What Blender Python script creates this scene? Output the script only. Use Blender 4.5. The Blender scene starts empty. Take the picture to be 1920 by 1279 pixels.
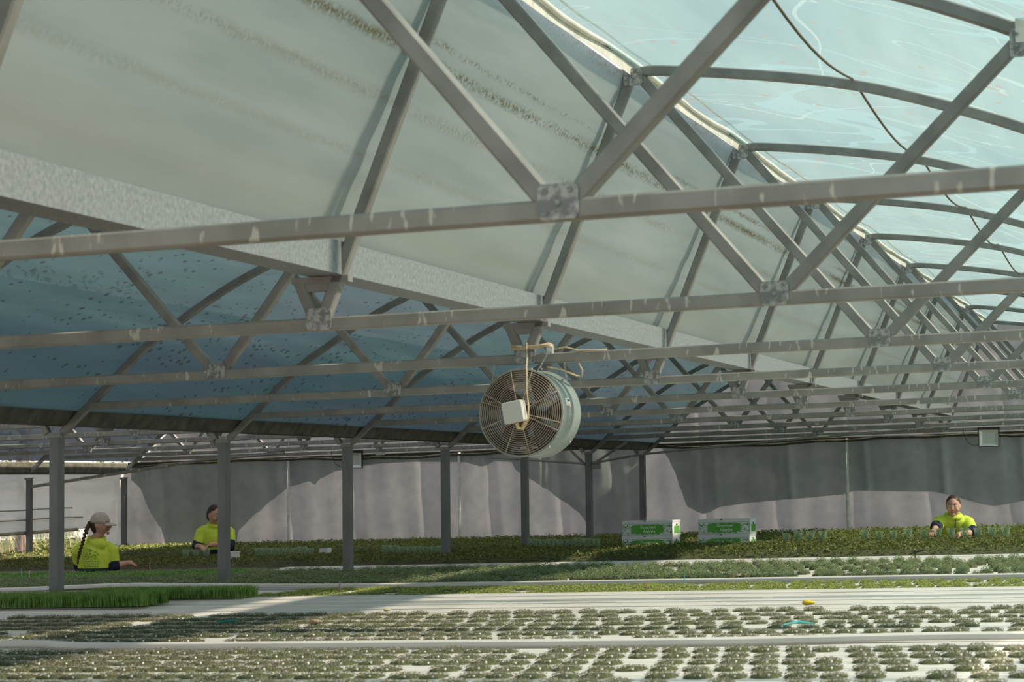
import bpy, math, random
import numpy as np
from mathutils import Vector, Matrix
random.seed(7); rng = np.random.default_rng(7)
S = bpy.context.scene; COL = S.collection
# ------------------------------------------------------------------ camera, sky, sun, exposure
SK = .0189            # the house falls slightly across its width
H = 1.70              # eye height
def W(x, y, z): return Vector((x, y, z + SK*x + H))
yaw, pit, rol = .3155, .0665, -.011
_r = np.array([math.cos(yaw), math.sin(yaw), 0]); _F = np.array([-math.sin(yaw), math.cos(yaw), 0]); _u = np.array([0, 0, 1.])
_F2 = _F*math.cos(pit)+_u*math.sin(pit); _u2 = _u*math.cos(pit)-_F*math.sin(pit)
_r3 = _r*math.cos(rol)+_u2*math.sin(rol); _u3 = _u2*math.cos(rol)-_r*math.sin(rol)
cam_d = bpy.data.cameras.new('camera'); cam = bpy.data.objects.new('camera', cam_d); COL.objects.link(cam)
M = Matrix.Identity(4)
for i in range(3): M[i][0], M[i][1], M[i][2] = _r3[i], _u3[i], -_F2[i]
M[2][3] = H
cam.matrix_world = M
cam_d.sensor_width = 36; cam_d.lens = 3936.8*36/1920; cam_d.clip_end = 500; cam_d.clip_start = .1
cam_d.dof.use_dof = True; cam_d.dof.focus_distance = 19; cam_d.dof.aperture_fstop = 9
S.camera = cam
S.view_settings.view_transform = 'Standard'; S.view_settings.look = 'None'
S.view_settings.gamma = 1; S.view_settings.use_curve_mapping = False
S.view_settings.exposure = .42
w = bpy.data.worlds.new('sky'); S.world = w; w.use_nodes = True
nt = w.node_tree; nt.nodes.clear()
o_ = nt.nodes.new('ShaderNodeOutputWorld'); bg = nt.nodes.new('ShaderNodeBackground')
tc = nt.nodes.new('ShaderNodeTexCoord'); sp = nt.nodes.new('ShaderNodeSeparateXYZ'); cr = nt.nodes.new('ShaderNodeValToRGB')
nt.links.new(tc.outputs['Generated'], sp.inputs[0]); nt.links.new(sp.outputs['Z'], cr.inputs[0]); nt.links.new(cr.outputs[0], bg.inputs[0]); nt.links.new(bg.outputs[0], o_.inputs[0])
cr.color_ramp.elements[0].position = .0; cr.color_ramp.elements[0].color = (.86, .84, .78, 1)
cr.color_ramp.elements[1].position = .55; cr.color_ramp.elements[1].color = (.58, .68, .80, 1)
bg.inputs[1].default_value = 1.0
sun_d = bpy.data.lights.new('sun', 'SUN'); sun = bpy.data.objects.new('sun', sun_d); COL.objects.link(sun)
sun_d.energy = 9.6; sun_d.angle = math.radians(2.5); sun_d.color = (1, .86, .68)
sun.rotation_euler = Vector((-.74, -.07, -.68)).to_track_quat('-Z', 'Y').to_euler()
S.cycles.use_denoising = True
S.cycles.max_bounces = 10; S.cycles.diffuse_bounces = 5; S.cycles.transparent_max_bounces = 12; S.cycles.sample_clamp_indirect = 6

# ------------------------------------------------------------------ materials
def mat(name): 
    m = bpy.data.materials.new(name); m.use_nodes = True; m.node_tree.nodes.clear(); return m, m.node_tree.nodes, m.node_tree.links
def noise_col(N, L, c1, c2, scale, coord='Object', stretch=(1, 1, 1), lo=.35, hi=.65, detail=4):
    t = N.new('ShaderNodeTexCoord'); mp = N.new('ShaderNodeMapping'); mp.inputs['Scale'].default_value = stretch
    n = N.new('ShaderNodeTexNoise'); n.inputs['Scale'].default_value = scale; n.inputs['Detail'].default_value = detail
    r = N.new('ShaderNodeValToRGB'); r.color_ramp.elements[0].position = lo; r.color_ramp.elements[1].position = hi
    r.color_ramp.elements[0].color = (*c1, 1); r.color_ramp.elements[1].color = (*c2, 1)
    L.new(t.outputs[coord], mp.inputs[0]); L.new(mp.outputs[0], n.inputs['Vector']); L.new(n.outputs['Fac'], r.inputs[0])
    return r, n
def mixc(N, L, fac, a, b):
    m = N.new('ShaderNodeMix'); m.data_type = 'RGBA'
    if isinstance(fac, float): m.inputs[0].default_value = fac
    else: L.new(fac, m.inputs[0])
    for s, v in ((6, a), (7, b)):
        if isinstance(v, tuple): m.inputs[s].default_value = (*v, 1)
        else: L.new(v, m.inputs[s])
    return m.outputs[2]
def pbr(name, c1, c2=None, rough=.6, metal=0., scale=20, stretch=(1, 1, 1), lo=.35, hi=.65, bump=0., trans=0., spec=.3):
    m, N, L = mat(name); o = N.new('ShaderNodeOutputMaterial'); p = N.new('ShaderNodeBsdfPrincipled')
    p.inputs['Roughness'].default_value = rough; p.inputs['Metallic'].default_value = metal; p.inputs['Specular IOR Level'].default_value = spec
    r, n = noise_col(N, L, c1, c2 or c1, scale, stretch=stretch, lo=lo, hi=hi)
    L.new(r.outputs[0], p.inputs['Base Color'])
    if bump:
        b = N.new('ShaderNodeBump'); b.inputs['Strength'].default_value = bump; b.inputs['Distance'].default_value = .01
        L.new(n.outputs['Fac'], b.inputs['Height']); L.new(b.outputs[0], p.inputs['Normal'])
    if trans:
        t = N.new('ShaderNodeBsdfTranslucent'); mx = N.new('ShaderNodeMixShader'); mx.inputs[0].default_value = trans
        L.new(r.outputs[0], t.inputs[0]); L.new(p.outputs[0], mx.inputs[1]); L.new(t.outputs[0], mx.inputs[2]); L.new(mx.outputs[0], o.inputs[0])
    else: L.new(p.outputs[0], o.inputs[0])
    return m
def chord_mat():      # galvanised tube with pale drips down its side
    m, N, L = mat('galvanised_dripped'); o = N.new('ShaderNodeOutputMaterial'); p = N.new('ShaderNodeBsdfPrincipled')
    r, n = noise_col(N, L, (.225, .222, .20), (.30, .295, .27), 6)
    r2, n2 = noise_col(N, L, (0, 0, 0), (1, 1, 1), 34, stretch=(1, .3, .30), lo=.635, hi=.69, detail=2)
    L.new(mixc(N, L, r2.outputs[0], r.outputs[0], (.50, .48, .42)), p.inputs['Base Color'])
    p.inputs['Roughness'].default_value = .5; p.inputs['Metallic'].default_value = .15
    L.new(p.outputs[0], o.inputs[0]); return m
def film_mat(name, col, col2, transp, dirt=None, dens=9., thresh=.12, diff=.25, gloss=.06, band=None):
    """thin greenhouse film: mostly light-scattering, a little clear, a little shiny"""
    m, N, L = mat(name); o = N.new('ShaderNodeOutputMaterial')
    r, n = noise_col(N, L, col, col2, 1.1, stretch=(1, .35, 1), lo=.3, hi=.7, detail=5)
    c = r.outputs[0]
    tco = N.new('ShaderNodeTexCoord')
    # fine wrinkles
    r3, n3 = noise_col(N, L, (.82, .85, .85), (1, 1, 1), 2.2, stretch=(3.5, .35, 3.5), lo=.35, hi=.6, detail=6)
    mm = N.new('ShaderNodeMix'); mm.data_type = 'RGBA'; mm.blend_type = 'MULTIPLY'; mm.inputs[0].default_value = .8
    L.new(c, mm.inputs[6]); L.new(r3.outputs[0], mm.inputs[7]); c = mm.outputs[2]
    if dirt:
        mp = N.new('ShaderNodeMapping'); mp.inputs['Scale'].default_value = (1, .55, 1); L.new(tco.outputs['Object'], mp.inputs[0])
        v = N.new('ShaderNodeTexVoronoi'); v.inputs['Scale'].default_value = dens; L.new(mp.outputs[0], v.inputs['Vector'])
        nz = N.new('ShaderNodeTexNoise'); nz.inputs['Scale'].default_value = 1.6; nz.inputs['Detail'].default_value = 3; L.new(tco.outputs['Object'], nz.inputs['Vector'])
        mu = N.new('ShaderNodeMath'); mu.operation = 'MULTIPLY'; mu.inputs[1].default_value = thresh*2.2; L.new(nz.outputs['Fac'], mu.inputs[0])
        sb = N.new('ShaderNodeMath'); sb.operation = 'SUBTRACT'; L.new(mu.outputs[0], sb.inputs[0]); sb.inputs[1].default_value = thresh*.55
        lt = N.new('ShaderNodeMath'); lt.operation = 'LESS_THAN'; L.new(v.outputs['Distance'], lt.inputs[0]); L.new(sb.outputs[0], lt.inputs[1])
        ml = N.new('ShaderNodeMath'); ml.operation = 'MULTIPLY'; ml.inputs[1].default_value = .7; L.new(lt.outputs[0], ml.inputs[0])
        c = mixc(N, L, ml.outputs[0], c, dirt)
    if band: c = band(N, L, tco, c)
    t = N.new('ShaderNodeBsdfTranslucent'); L.new(c, t.inputs[0])
    d = N.new('ShaderNodeBsdfDiffuse'); L.new(c, d.inputs[0])
    g = N.new('ShaderNodeBsdfGlossy'); g.inputs['Roughness'].default_value = .35
    tr = N.new('ShaderNodeBsdfTransparent'); L.new(mixc(N, L, .25, (1., 1., 1.), c), tr.inputs[0])
    def mx(f, a, b):
        x = N.new('ShaderNodeMixShader'); x.inputs[0].default_value = f; L.new(a, x.inputs[1]); L.new(b, x.inputs[2]); return x.outputs[0]
    s = mx(diff, t.outputs[0], d.outputs[0]); s = mx(gloss, s, g.outputs[0]); s = mx(transp, s, tr.outputs[0])
    L.new(s, o.inputs[0]); return m
def stain_band(N, L, tco, c):     # mould lines lying along the inner film at fixed heights, each with a ragged upper edge
    sp = N.new('ShaderNodeSeparateXYZ'); L.new(tco.outputs['Object'], sp.inputs[0])
    n = N.new('ShaderNodeTexNoise'); n.inputs['Scale'].default_value = 1.6; n.inputs['Detail'].default_value = 8; n.inputs['Roughness'].default_value = .75
    mp = N.new('ShaderNodeMapping'); mp.inputs['Scale'].default_value = (1, 2.6, 9); L.new(tco.outputs['Object'], mp.inputs[0]); L.new(mp.outputs[0], n.inputs['Vector'])
    n2 = N.new('ShaderNodeTexNoise'); n2.inputs['Scale'].default_value = 55; n2.inputs['Detail'].default_value = 3; L.new(tco.outputs['Object'], n2.inputs['Vector'])
    n3 = N.new('ShaderNodeTexNoise'); n3.inputs['Scale'].default_value = .8; L.new(tco.outputs['Object'], n3.inputs['Vector'])
    def math_(op, a, b=None, c_=None):
        x = N.new('ShaderNodeMath'); x.operation = op
        for i, v in enumerate((a, b, c_)):
            if v is None: continue
            if isinstance(v, (int, float)): x.inputs[i].default_value = v
            else: L.new(v, x.inputs[i])
        return x.outputs[0]
    for z0, wd, amt, colr, th in ((1.640, .030, 1., (.20, .17, .085), .50), (1.712, .016, .9, (.26, .21, .13), .54), (1.455, .03, .45, (.33, .27, .15), .50), (1.245, .03, .28, (.35, .31, .2), .46), (1.02, .20, .28, (.46, .43, .29), .36), (2.0, .05, .7, (.33, .25, .16), .56)):
        dz = math_('ABSOLUTE', math_('SUBTRACT', math_('ADD', sp.outputs['Z'], math_('MULTIPLY', math_('SUBTRACT', n.outputs['Fac'], .5), .05)), z0))
        prof = math_('SUBTRACT', 1., math_('MINIMUM', math_('DIVIDE', dz, wd), 1.))
        sp2 = math_('MULTIPLY', math_('ADD', math_('MULTIPLY', n2.outputs['Fac'], .6), math_('MULTIPLY', n3.outputs['Fac'], .4)), 1.)
        f = math_('MULTIPLY', math_('MULTIPLY', math_('MINIMUM', math_('MAXIMUM', math_('MULTIPLY', math_('SUBTRACT', sp2, th-.09), 9.), 0.), 1.), prof), amt)
        c = mixc(N, L, f, c, colr)
    return c
def crease(N, L, tco, c):        # pale fold lines and darker patches of the old roof film
    for sc, wd, colr, am, st in ((1.3, .007, (.38, .50, .46), .28, (1, .6, 1)), (2.6, .008, (.34, .46, .43), .25, (.5, 1.2, 1)), (.9, .03, (.13, .29, .31), .45, (1, 1.6, 1))):
        mp = N.new('ShaderNodeMapping'); mp.inputs['Scale'].default_value = st; mp.inputs['Rotation'].default_value = (0, 0, sc); L.new(tco.outputs['Object'], mp.inputs[0])
        nz = N.new('ShaderNodeTexNoise'); nz.inputs['Scale'].default_value = sc*.5; nz.inputs['Detail'].default_value = 1.5; nz.inputs['Distortion'].default_value = .6; L.new(mp.outputs[0], nz.inputs['Vector'])
        a = N.new('ShaderNodeMath'); a.operation = 'SUBTRACT'; L.new(nz.outputs['Fac'], a.inputs[0]); a.inputs[1].default_value = .5
        b = N.new('ShaderNodeMath'); b.operation = 'ABSOLUTE'; L.new(a.outputs[0], b.inputs[0])
        d = N.new('ShaderNodeMath'); d.operation = 'LESS_THAN'; L.new(b.outputs[0], d.inputs[0]); d.inputs[1].default_value = wd*.35
        e = N.new('ShaderNodeMath'); e.operation = 'MULTIPLY'; L.new(d.outputs[0], e.inputs[0]); e.inputs[1].default_value = am
        c = mixc(N, L, e.outputs[0], c, colr)
    return c
def leaf_mat(name, c1, c2, scale=25, trans=.3, c3=None):
    return pbr(name, c1, c2, rough=.55, scale=scale, lo=.38, hi=.62, trans=trans)

M_galv = pbr('galvanised_steel', (.20, .20, .19), (.28, .28, .265), rough=.5, metal=.15, scale=7)
M_chord = chord_mat()
M_plate = pbr('zinc_plate', (.20, .21, .21), (.42, .43, .42), rough=.5, metal=.2, scale=45, lo=.42, hi=.6)
M_beam = pbr('galvanised_sheet', (.17, .195, .205), (.28, .30, .31), rough=.55, metal=.1, scale=60, lo=.3, hi=.7)
M_gutter = pbr('mouldy_gutter', (.045, .047, .035), (.09, .092, .07), rough=.7, scale=9)
M_post = pbr('post_steel', (.125, .135, .135), (.175, .185, .185), rough=.5, metal=.15, scale=14, stretch=(1, 1, .2))
M_teal = film_mat('teal_roof_film', (.052, .155, .162), (.125, .235, .228), .42, dirt=(.16, .11, .07), dens=9, thresh=.24, diff=.2, gloss=.05, band=crease)
M_shadeside = film_mat('shade_side_roof_film', (.098, .138, .165), (.072, .148, .15), .04, dirt=(.028, .032, .028), dens=17, thresh=.33, diff=.5, gloss=.04)  # same film as the sunlit slope; its shade put into tint and clearness
M_blue2 = film_mat('greyed_roof_film', (.09, .11, .14), (.13, .15, .17), .04, dirt=(.03, .035, .03), dens=9, thresh=.3, diff=.5, gloss=.04)
M_white = film_mat('white_inner_film', (.50, .575, .58), (.65, .71, .705), .03, diff=.45, gloss=.06, band=stain_band)
M_wall = film_mat('grey_wall_film', (.26, .262, .275), (.335, .33, .34), .02, diff=.45, gloss=.10)
M_drape = film_mat('grey_drape_film', (.29, .34, .34), (.37, .41, .41), .08, diff=.5, gloss=.10)
M_curt = film_mat('white_side_curtain', (.68, .68, .69), (.76, .75, .75), .02, diff=.5, gloss=.05)
M_roll = pbr('rolled_white_film', (.62, .60, .52), (.78, .77, .70), rough=.5, scale=12)
M_chan = pbr('white_channel', (.72, .69, .64), (.82, .79, .75), rough=.45, scale=5, stretch=(.6, 2, 2))
M_tray = pbr('tray_soil', (.06, .055, .05), (.10, .09, .075), rough=.9, scale=60)
M_peg = pbr('white_peg', (.85, .85, .82), rough=.4)
M_wood = pbr('weathered_wood', (.42, .34, .26), (.52, .44, .35), rough=.8, scale=8, stretch=(6, 6, .6))
M_greyleaf = leaf_mat('grey_green_leaf', (.27, .26, .18), (.45, .44, .32), 70)
M_purple = leaf_mat('purple_green_leaf', (.28, .23, .21), (.40, .36, .30), 70)
M_green = leaf_mat('fresh_green_leaf', (.15, .29, .08), (.30, .44, .17), 50)
M_lime = leaf_mat('lime_leaf', (.34, .42, .08), (.52, .58, .16), 50)
M_herb = leaf_mat('dark_herb_leaf', (.07, .095, .03), (.24, .25, .085), 22)
M_herb2 = leaf_mat('olive_herb_leaf', (.10, .15, .035), (.27, .30, .09), 22)
M_red = leaf_mat('reddish_leaf', (.15, .07, .035), (.20, .20, .06), 18)
M_dill = leaf_mat('bright_green_blade', (.15, .30, .06), (.30, .46, .13), 22)
M_pars = leaf_mat('parsley_leaf', (.13, .32, .06), (.26, .48, .12), 22)
M_rope = pbr('tan_rope', (.55, .42, .26), (.68, .54, .36), rough=.8, scale=80)
M_wire = pbr('dark_cord', (.12, .10, .07), rough=.8)
M_chain = pbr('chain_steel', (.55, .56, .56), rough=.35, metal=.6)
M_fanb = pbr('fan_green_paint', (.20, .25, .235), (.27, .31, .285), rough=.4, scale=5)
M_guard = pbr('fan_guard_wire', (.42, .34, .26), (.52, .44, .34), rough=.5, scale=30, metal=.2)
M_blade = pbr('fan_blade', (.15, .15, .14), rough=.45)
M_recess = pbr('recess_shade', (.07, .065, .055), (.11, .10, .085), rough=.6, scale=9)  # dark tone for the fan's inside, recess shade put into the colour
M_dark = pbr('dark_plastic', (.03, .03, .03), rough=.5)
M_box = pbr('grey_box', (.60, .61, .57), rough=.45)
M_carton = pbr('white_carton', (.72, .73, .74), (.78, .79, .80), rough=.6, scale=6)
M_print = pbr('green_print', (.10, .36, .05), (.13, .42, .07), rough=.6, scale=20)
M_ink = pbr('dark_ink', (.05, .11, .06), rough=.7)
M_textw = pbr('white_ink', (.85, .9, .82), rough=.6)
M_skin = pbr('skin', (.52, .29, .20), (.60, .35, .25), rough=.5, scale=10)
M_hiviz = pbr('hi_vis_fleece', (.56, .70, .07), (.64, .77, .10), rough=.9, scale=14, spec=.1, bump=.3)
M_navy = pbr('navy_fleece', (.018, .025, .05), (.03, .04, .07), rough=.9, scale=20)
M_jean = pbr('dark_trousers', (.03, .035, .05), rough=.9)
M_hair = pbr('dark_hair', (.030, .018, .012), (.07, .04, .025), rough=.5, scale=60, stretch=(1, 1, .2))
M_cap = pbr('beige_cap', (.42, .36, .30), (.50, .43, .37), rough=.9, scale=40)
M_lip = pbr('lips', (.42, .14, .12), rough=.5)
M_floor = pbr('packed_soil', (.16, .13, .10), (.25, .21, .17), rough=.95, scale=3)
M_grass = leaf_mat('dry_grass', (.28, .24, .10), (.42, .38, .18), 6)
M_bank = pbr('pinkish_bank', (.24, .165, .12), (.32, .24, .19), rough=.95, scale=1.2, bump=.3)
M_bark = pbr('pale_bark', (.30, .22, .20), (.55, .44, .42), rough=.9, scale=7, lo=.45, hi=.55)
M_shrub = leaf_mat('shrub_leaf', (.06, .10, .02), (.18, .22, .06), 8)
M_yellow = pbr('yellow_plastic', (.75, .58, .03), rough=.4)
M_cyan = pbr('cyan_tag', (.10, .50, .50), rough=.4)
M_pink = pbr('pink_tag', (.75, .35, .38), rough=.5)
M_rust = pbr('rusty_pole', (.38, .15, .09), (.45, .20, .12), rough=.8, scale=20)
M_lampg = pbr('flood_glass', (.55, .57, .52), rough=.25)
M_lampr = pbr('flood_reflector', (.72, .72, .68), rough=.3, metal=.3)
M_green2 = leaf_mat('mid_green_leaf', (.18, .27, .13), (.33, .40, .22), 50)
M_green3 = leaf_mat('sleeve_leaf', (.09, .17, .04), (.20, .30, .10), 40)
M_olive = leaf_mat('yellow_olive_leaf', (.20, .23, .05), (.36, .37, .10), 18)
M_dill2 = leaf_mat('mid_green_blade', (.12, .25, .05), (.25, .40, .11), 22)
M_shrub2 = leaf_mat('olive_shrub_leaf', (.14, .15, .05), (.30, .28, .12), 8)
M_tan = pbr('faded_yellow_plastic', (.60, .48, .25), rough=.5)
M_clod = pbr('root_clod', (.25, .18, .12), (.42, .33, .24), rough=.9, scale=60, bump=.5)
M_teald = pbr('dark_teal_plastic', (.04, .20, .20), rough=.5)
M_mauve = pbr('mauve_tag', (.36, .27, .36), rough=.5)
M_faded = pbr('faded_letters', (.66, .66, .55), rough=.6)
M_ink2 = pbr('green_ink', (.10, .22, .06), rough=.8)
M_gutter2 = pbr('stained_pipe', (.30, .30, .22), (.48, .47, .38), rough=.7, scale=8)
def clear_mat():
    m, N, L = mat('clear_plastic'); o = N.new('ShaderNodeOutputMaterial')
    t = N.new('ShaderNodeBsdfTransparent'); t.inputs[0].default_value = (.94, .97, .95, 1); g = N.new('ShaderNodeBsdfGlossy'); g.inputs['Roughness'].default_value = .15
    d = N.new('ShaderNodeBsdfDiffuse'); d.inputs[0].default_value = (.55, .68, .56, 1)
    a = N.new('ShaderNodeMixShader'); a.inputs[0].default_value = .15; L.new(g.outputs[0], a.inputs[2]); L.new(d.outputs[0], a.inputs[1])
    b = N.new('ShaderNodeMixShader'); b.inputs[0].default_value = .17; L.new(t.outputs[0], b.inputs[1]); L.new(a.outputs[0], b.inputs[2]); L.new(b.outputs[0], o.inputs[0]); return m
M_clear = clear_mat()

# ------------------------------------------------------------------ mesh helpers (all coordinates are house coordinates, W() turns them into world)
class MB:
    def __init__(s, local=False): s.v = []; s.f = []; s.local = local
    def add(s, vs, fs):
        b = len(s.v); s.v += [tuple(v) for v in vs]; s.f += [tuple(i+b for i in f) for f in fs]; return s
    def box(s, x0, x1, y0, y1, z0, z1, ch=0.):
        return s.add([(x0,y0,z0),(x1,y0,z0),(x1,y1,z0),(x0,y1,z0),(x0,y0,z1),(x1,y0,z1),(x1,y1,z1),(x0,y1,z1)],
                     [(0,3,2,1),(4,5,6,7),(0,1,5,4),(1,2,6,5),(2,3,7,6),(3,0,4,7)])
    def bar(s, p, q, a, b, up=(0,1,0)):
        """rectangular tube a x b; b measured along `up`"""
        p = Vector(p); q = Vector(q); d = (q-p).normalized(); u = Vector(up); u = (u-d*u.dot(d)).normalized(); n = d.cross(u)
        c = .12*min(a, b); A, B = a/2, b/2
        prof = [(-A+c,-B),(A-c,-B),(A,-B+c),(A,B-c),(A-c,B),(-A+c,B),(-A,B-c),(-A,-B+c)]
        vs = [e+n*i+u*j for e in (p, q) for i, j in prof]; k = 8
        return s.add(vs, [tuple(reversed(range(k))), tuple(range(k, 2*k))]+[(i,(i+1)%k,(i+1)%k+k,i+k) for i in range(k)])
    def sweep(s, pts, prof_fn, closed_prof=True, cap=True):
        n = len(pts); k = None; vs = []
        for i, p in enumerate(pts):
            r = prof_fn(i); k = len(r); vs += r
        fs = []
        for i in range(n-1):
            for j in range(k if closed_prof else k-1):
                fs.append((i*k+j, i*k+(j+1)%k, (i+1)*k+(j+1)%k, (i+1)*k+j))
        if cap and closed_prof: fs += [tuple(reversed(range(k))), tuple(range((n-1)*k, n*k))]
        return s.add(vs, fs)
    def tube(s, pts, r, k=8, cap=True, closed=False):
        pts = [Vector(p) for p in pts]; n = len(pts); rr = r if isinstance(r, (list, tuple)) else [r]*n
        if closed: pts.append(pts[0]); rr = list(rr)+[rr[0]]; n += 1; cap = False
        vs = []; ref = None
        for i, p in enumerate(pts):
            d = pts[min(i+1, n-1)]-pts[max(i-1, 0)]
            if closed and i in (0, n-1): d = pts[1]-pts[n-2]
            d.normalize()
            if ref is None: ref = Vector((0,0,1)) if abs(d.z) < .9 else Vector((0,1,0))
            a = (ref-d*ref.dot(d)).normalized(); b = d.cross(a); ref = a
            vs += [p+(a*math.cos(t)+b*math.sin(t))*rr[i] for t in [2*math.pi*j/k for j in range(k)]]
        fs = [(i*k+j, i*k+(j+1)%k, (i+1)*k+(j+1)%k, (i+1)*k+j) for i in range(n-1) for j in range(k)]
        if cap: fs += [tuple(reversed(range(k))), tuple(range((n-1)*k, n*k))]
        return s.add(vs, fs)
    def ell(s, c, rx, ry, rz, R=None, nu=14, nv=9, fn=None):
        c = Vector(c); vs = []; fs = []
        for j in range(nv+1):
            t = math.pi*j/nv
            for i in range(nu):
                a = 2*math.pi*i/nu; p = Vector((math.sin(t)*math.cos(a), math.sin(t)*math.sin(a), math.cos(t)))
                if fn: p = fn(p)
                p = Vector((p.x*rx, p.y*ry, p.z*rz))
                if R: p = R @ p
                vs.append(c+p)
        for j in range(nv):
            for i in range(nu): fs.append((j*nu+i, (j+1)*nu+i, (j+1)*nu+(i+1)%nu, j*nu+(i+1)%nu))
        return s.add(vs, fs)
    def loft(s, rings, k=16):
        """rings of (centre, rx, ry, angle)"""
        vs = []
        for c, rx, ry, an in rings:
            ca, sa = math.cos(an), math.sin(an)
            for j in range(k):
                t = 2*math.pi*j/k; x, y = rx*math.cos(t), ry*math.sin(t)
                vs.append((c[0]+x*ca-y*sa, c[1]+x*sa+y*ca, c[2]))
        n = len(rings); fs = [(i*k+j, i*k+(j+1)%k, (i+1)*k+(j+1)%k, (i+1)*k+j) for i in range(n-1) for j in range(k)]
        fs += [tuple(reversed(range(k))), tuple(range((n-1)*k, n*k))]
        return s.add(vs, fs)
    def np_add(s, V, F): 
        b = len(s.v); s.v += [tuple(v) for v in V.tolist()]; s.f += [tuple(f) for f in (F+b).tolist()]; return s
    def build(s, name, m, parent=None, origin=None, smooth=False, mods=()):
        og = origin if origin is not None else (parent['_o'] if parent is not None and '_o' in parent else (0, 0, 0))
        me = bpy.data.meshes.new(name)
        if s.local: vs = s.v
        else:
            o = Vector(og)
            vs = [(x-o.x, y-o.y, (z-o.z)+SK*(x-o.x)) for x, y, z in s.v]
        me.from_pydata(vs, [], s.f); me.update()
        for mm in (m if isinstance(m, (list, tuple)) else [m]): me.materials.append(mm)
        if smooth: me.polygons.foreach_set('use_smooth', [True]*len(me.polygons))
        ob = bpy.data.objects.new(name, me); COL.objects.link(ob)
        if parent is not None: ob.parent = parent
        elif not s.local: ob.location = W(*og)
        ob['_o'] = og
        return ob
def tag(o, label=None, cat=None, group=None, kind=None):
    if label: o['label'] = label
    if cat: o['category'] = cat
    if group: o['group'] = group
    if kind: o['kind'] = kind
    return o
def empty(name, o, rz=0.):
    e = bpy.data.objects.new(name, None); COL.objects.link(e); e.location = W(*o); e.rotation_euler.z = rz; e['_o'] = o; e.empty_display_size = .1
    return e
def copy_tree(o, parent=None):
    c = o.copy(); COL.objects.link(c)
    if parent is not None: c.parent = parent
    for ch in [x for x in bpy.data.objects if x.parent == o]: copy_tree(ch, c)
    return c
def copy_fast(o, kids):
    c = o.copy(); COL.objects.link(c)
    for k in kids:
        d = k.copy(); COL.objects.link(d); d.parent = c
    return c
def catmull(P, n=4):
    P = [Vector(p) for p in P]; out = []
    for i in range(len(P)-1):
        a = P[max(i-1, 0)]; b = P[i]; c = P[i+1]; d = P[min(i+2, len(P)-1)]
        for k in range(n):
            t = k/n; out.append(.5*((2*b)+(c-a)*t+(2*a-5*b+4*c-d)*t*t+(3*b-a-3*c+d)*t**3))
    out.append(P[-1]); return out
def project(X, Y, Z):
    p = np.array([X, Y, Z+SK*X]); d = p @ _F2
    return 960+3936.8*(p @ _r3)/d, 639.5-3936.8*(p @ _u3)/d
def seen(X, Y, Z, m=70):
    x, y = project(X, Y, Z); return -m < x < 1920+m and -m < y < 1279+m

# ------------------------------------------------------------------ setting: ground, walls, roof films
YN = [4.734, 7.383, 9.961, 12.51, 15.06, 17.59, 20.18, 22.83, 25.48, 28.16]
SPAN = 8.034; XP = -7.317; YW = 28.30
g = MB().box(-60, 14, -12, 90, -H-.2, -H); g.build('floor', M_floor); bpy.data.objects['floor']['kind'] = 'structure'
ARCH = [(-7.275,.492),(-7.066,.672),(-6.663,1.030),(-6.426,1.182),(-6.102,1.373),(-5.786,1.520),(-5.3,1.70),(-4.7,1.865),(-4.0,1.985),(-3.3,2.045),(-2.62,2.055),
        (-2.462,2.055),(-1.984,1.99),(-1.52,1.90),(-1.12,1.775),(-.73,1.625),(-.3,1.42),(.1,1.15),(.36,.90),(.55,.66),(.645,.492)]
def arch_z(x):
    for (a, b), (c, d) in zip(ARCH, ARCH[1:]):
        if a <= x <= c: return b+(d-b)*(x-a)/(c-a)
    return .5
def roof_film(name, x0, x1, dx, y0, y1, m, sag=.02):
    pts = [p for p in ([(x0, arch_z(x0))]+[q for q in ARCH if x0 < q[0] < x1]+[(x1, arch_z(x1))])]
    P = catmull([(a, 0, b) for a, b in pts], 5); b = MB(); ny = int((y1-y0)/.26)+1
    vs = []
    for j in range(ny+1):
        y = y0+(y1-y0)*j/ny
        ph = min(abs(y-yy) for yy in YN); s_ = sag*min(ph/1.3, 1)**.7
        for i, p in enumerate(P):
            t = (P[min(i+1, len(P)-1)]-P[max(i-1, 0)]).normalized(); n = Vector((-t.z, 0, t.x)); ee = min(1, i/10, (len(P)-1-i)/6)
            q = p+n*(.034+(s_*.6+.004*math.sin(i*1.7+j*.9))*ee); vs.append((q.x+dx, y, q.z))
    k = len(P); fs = [(j*k+i, j*k+i+1, (j+1)*k+i+1, (j+1)*k+i) for j in range(ny) for i in range(k-1)]
    b.add(vs, fs); o = b.build(name, m, smooth=True); o['kind'] = 'structure'; return o
YR0 = 1.2
roof_film('ceiling', -7.14, -2.72, 0, YR0, YW, M_shadeside)            # left roof slope, unseen upper end extended to keep sun off left beds
roof_film('ceiling', -2.60, .60, 0, YR0, YW, M_teal)             # right roof slope
roof_film('ceiling', -7.42, .60, SPAN, YR0, YW, M_teal)           # unseen roof to the right, added to weaken the sun reaching the beds
roof_film('ceiling', -7.14, -3.95, -SPAN, 9, YW, M_blue2)
roof_film('ceiling', -2.60, .60, -SPAN, 9, YW, M_blue2)
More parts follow.
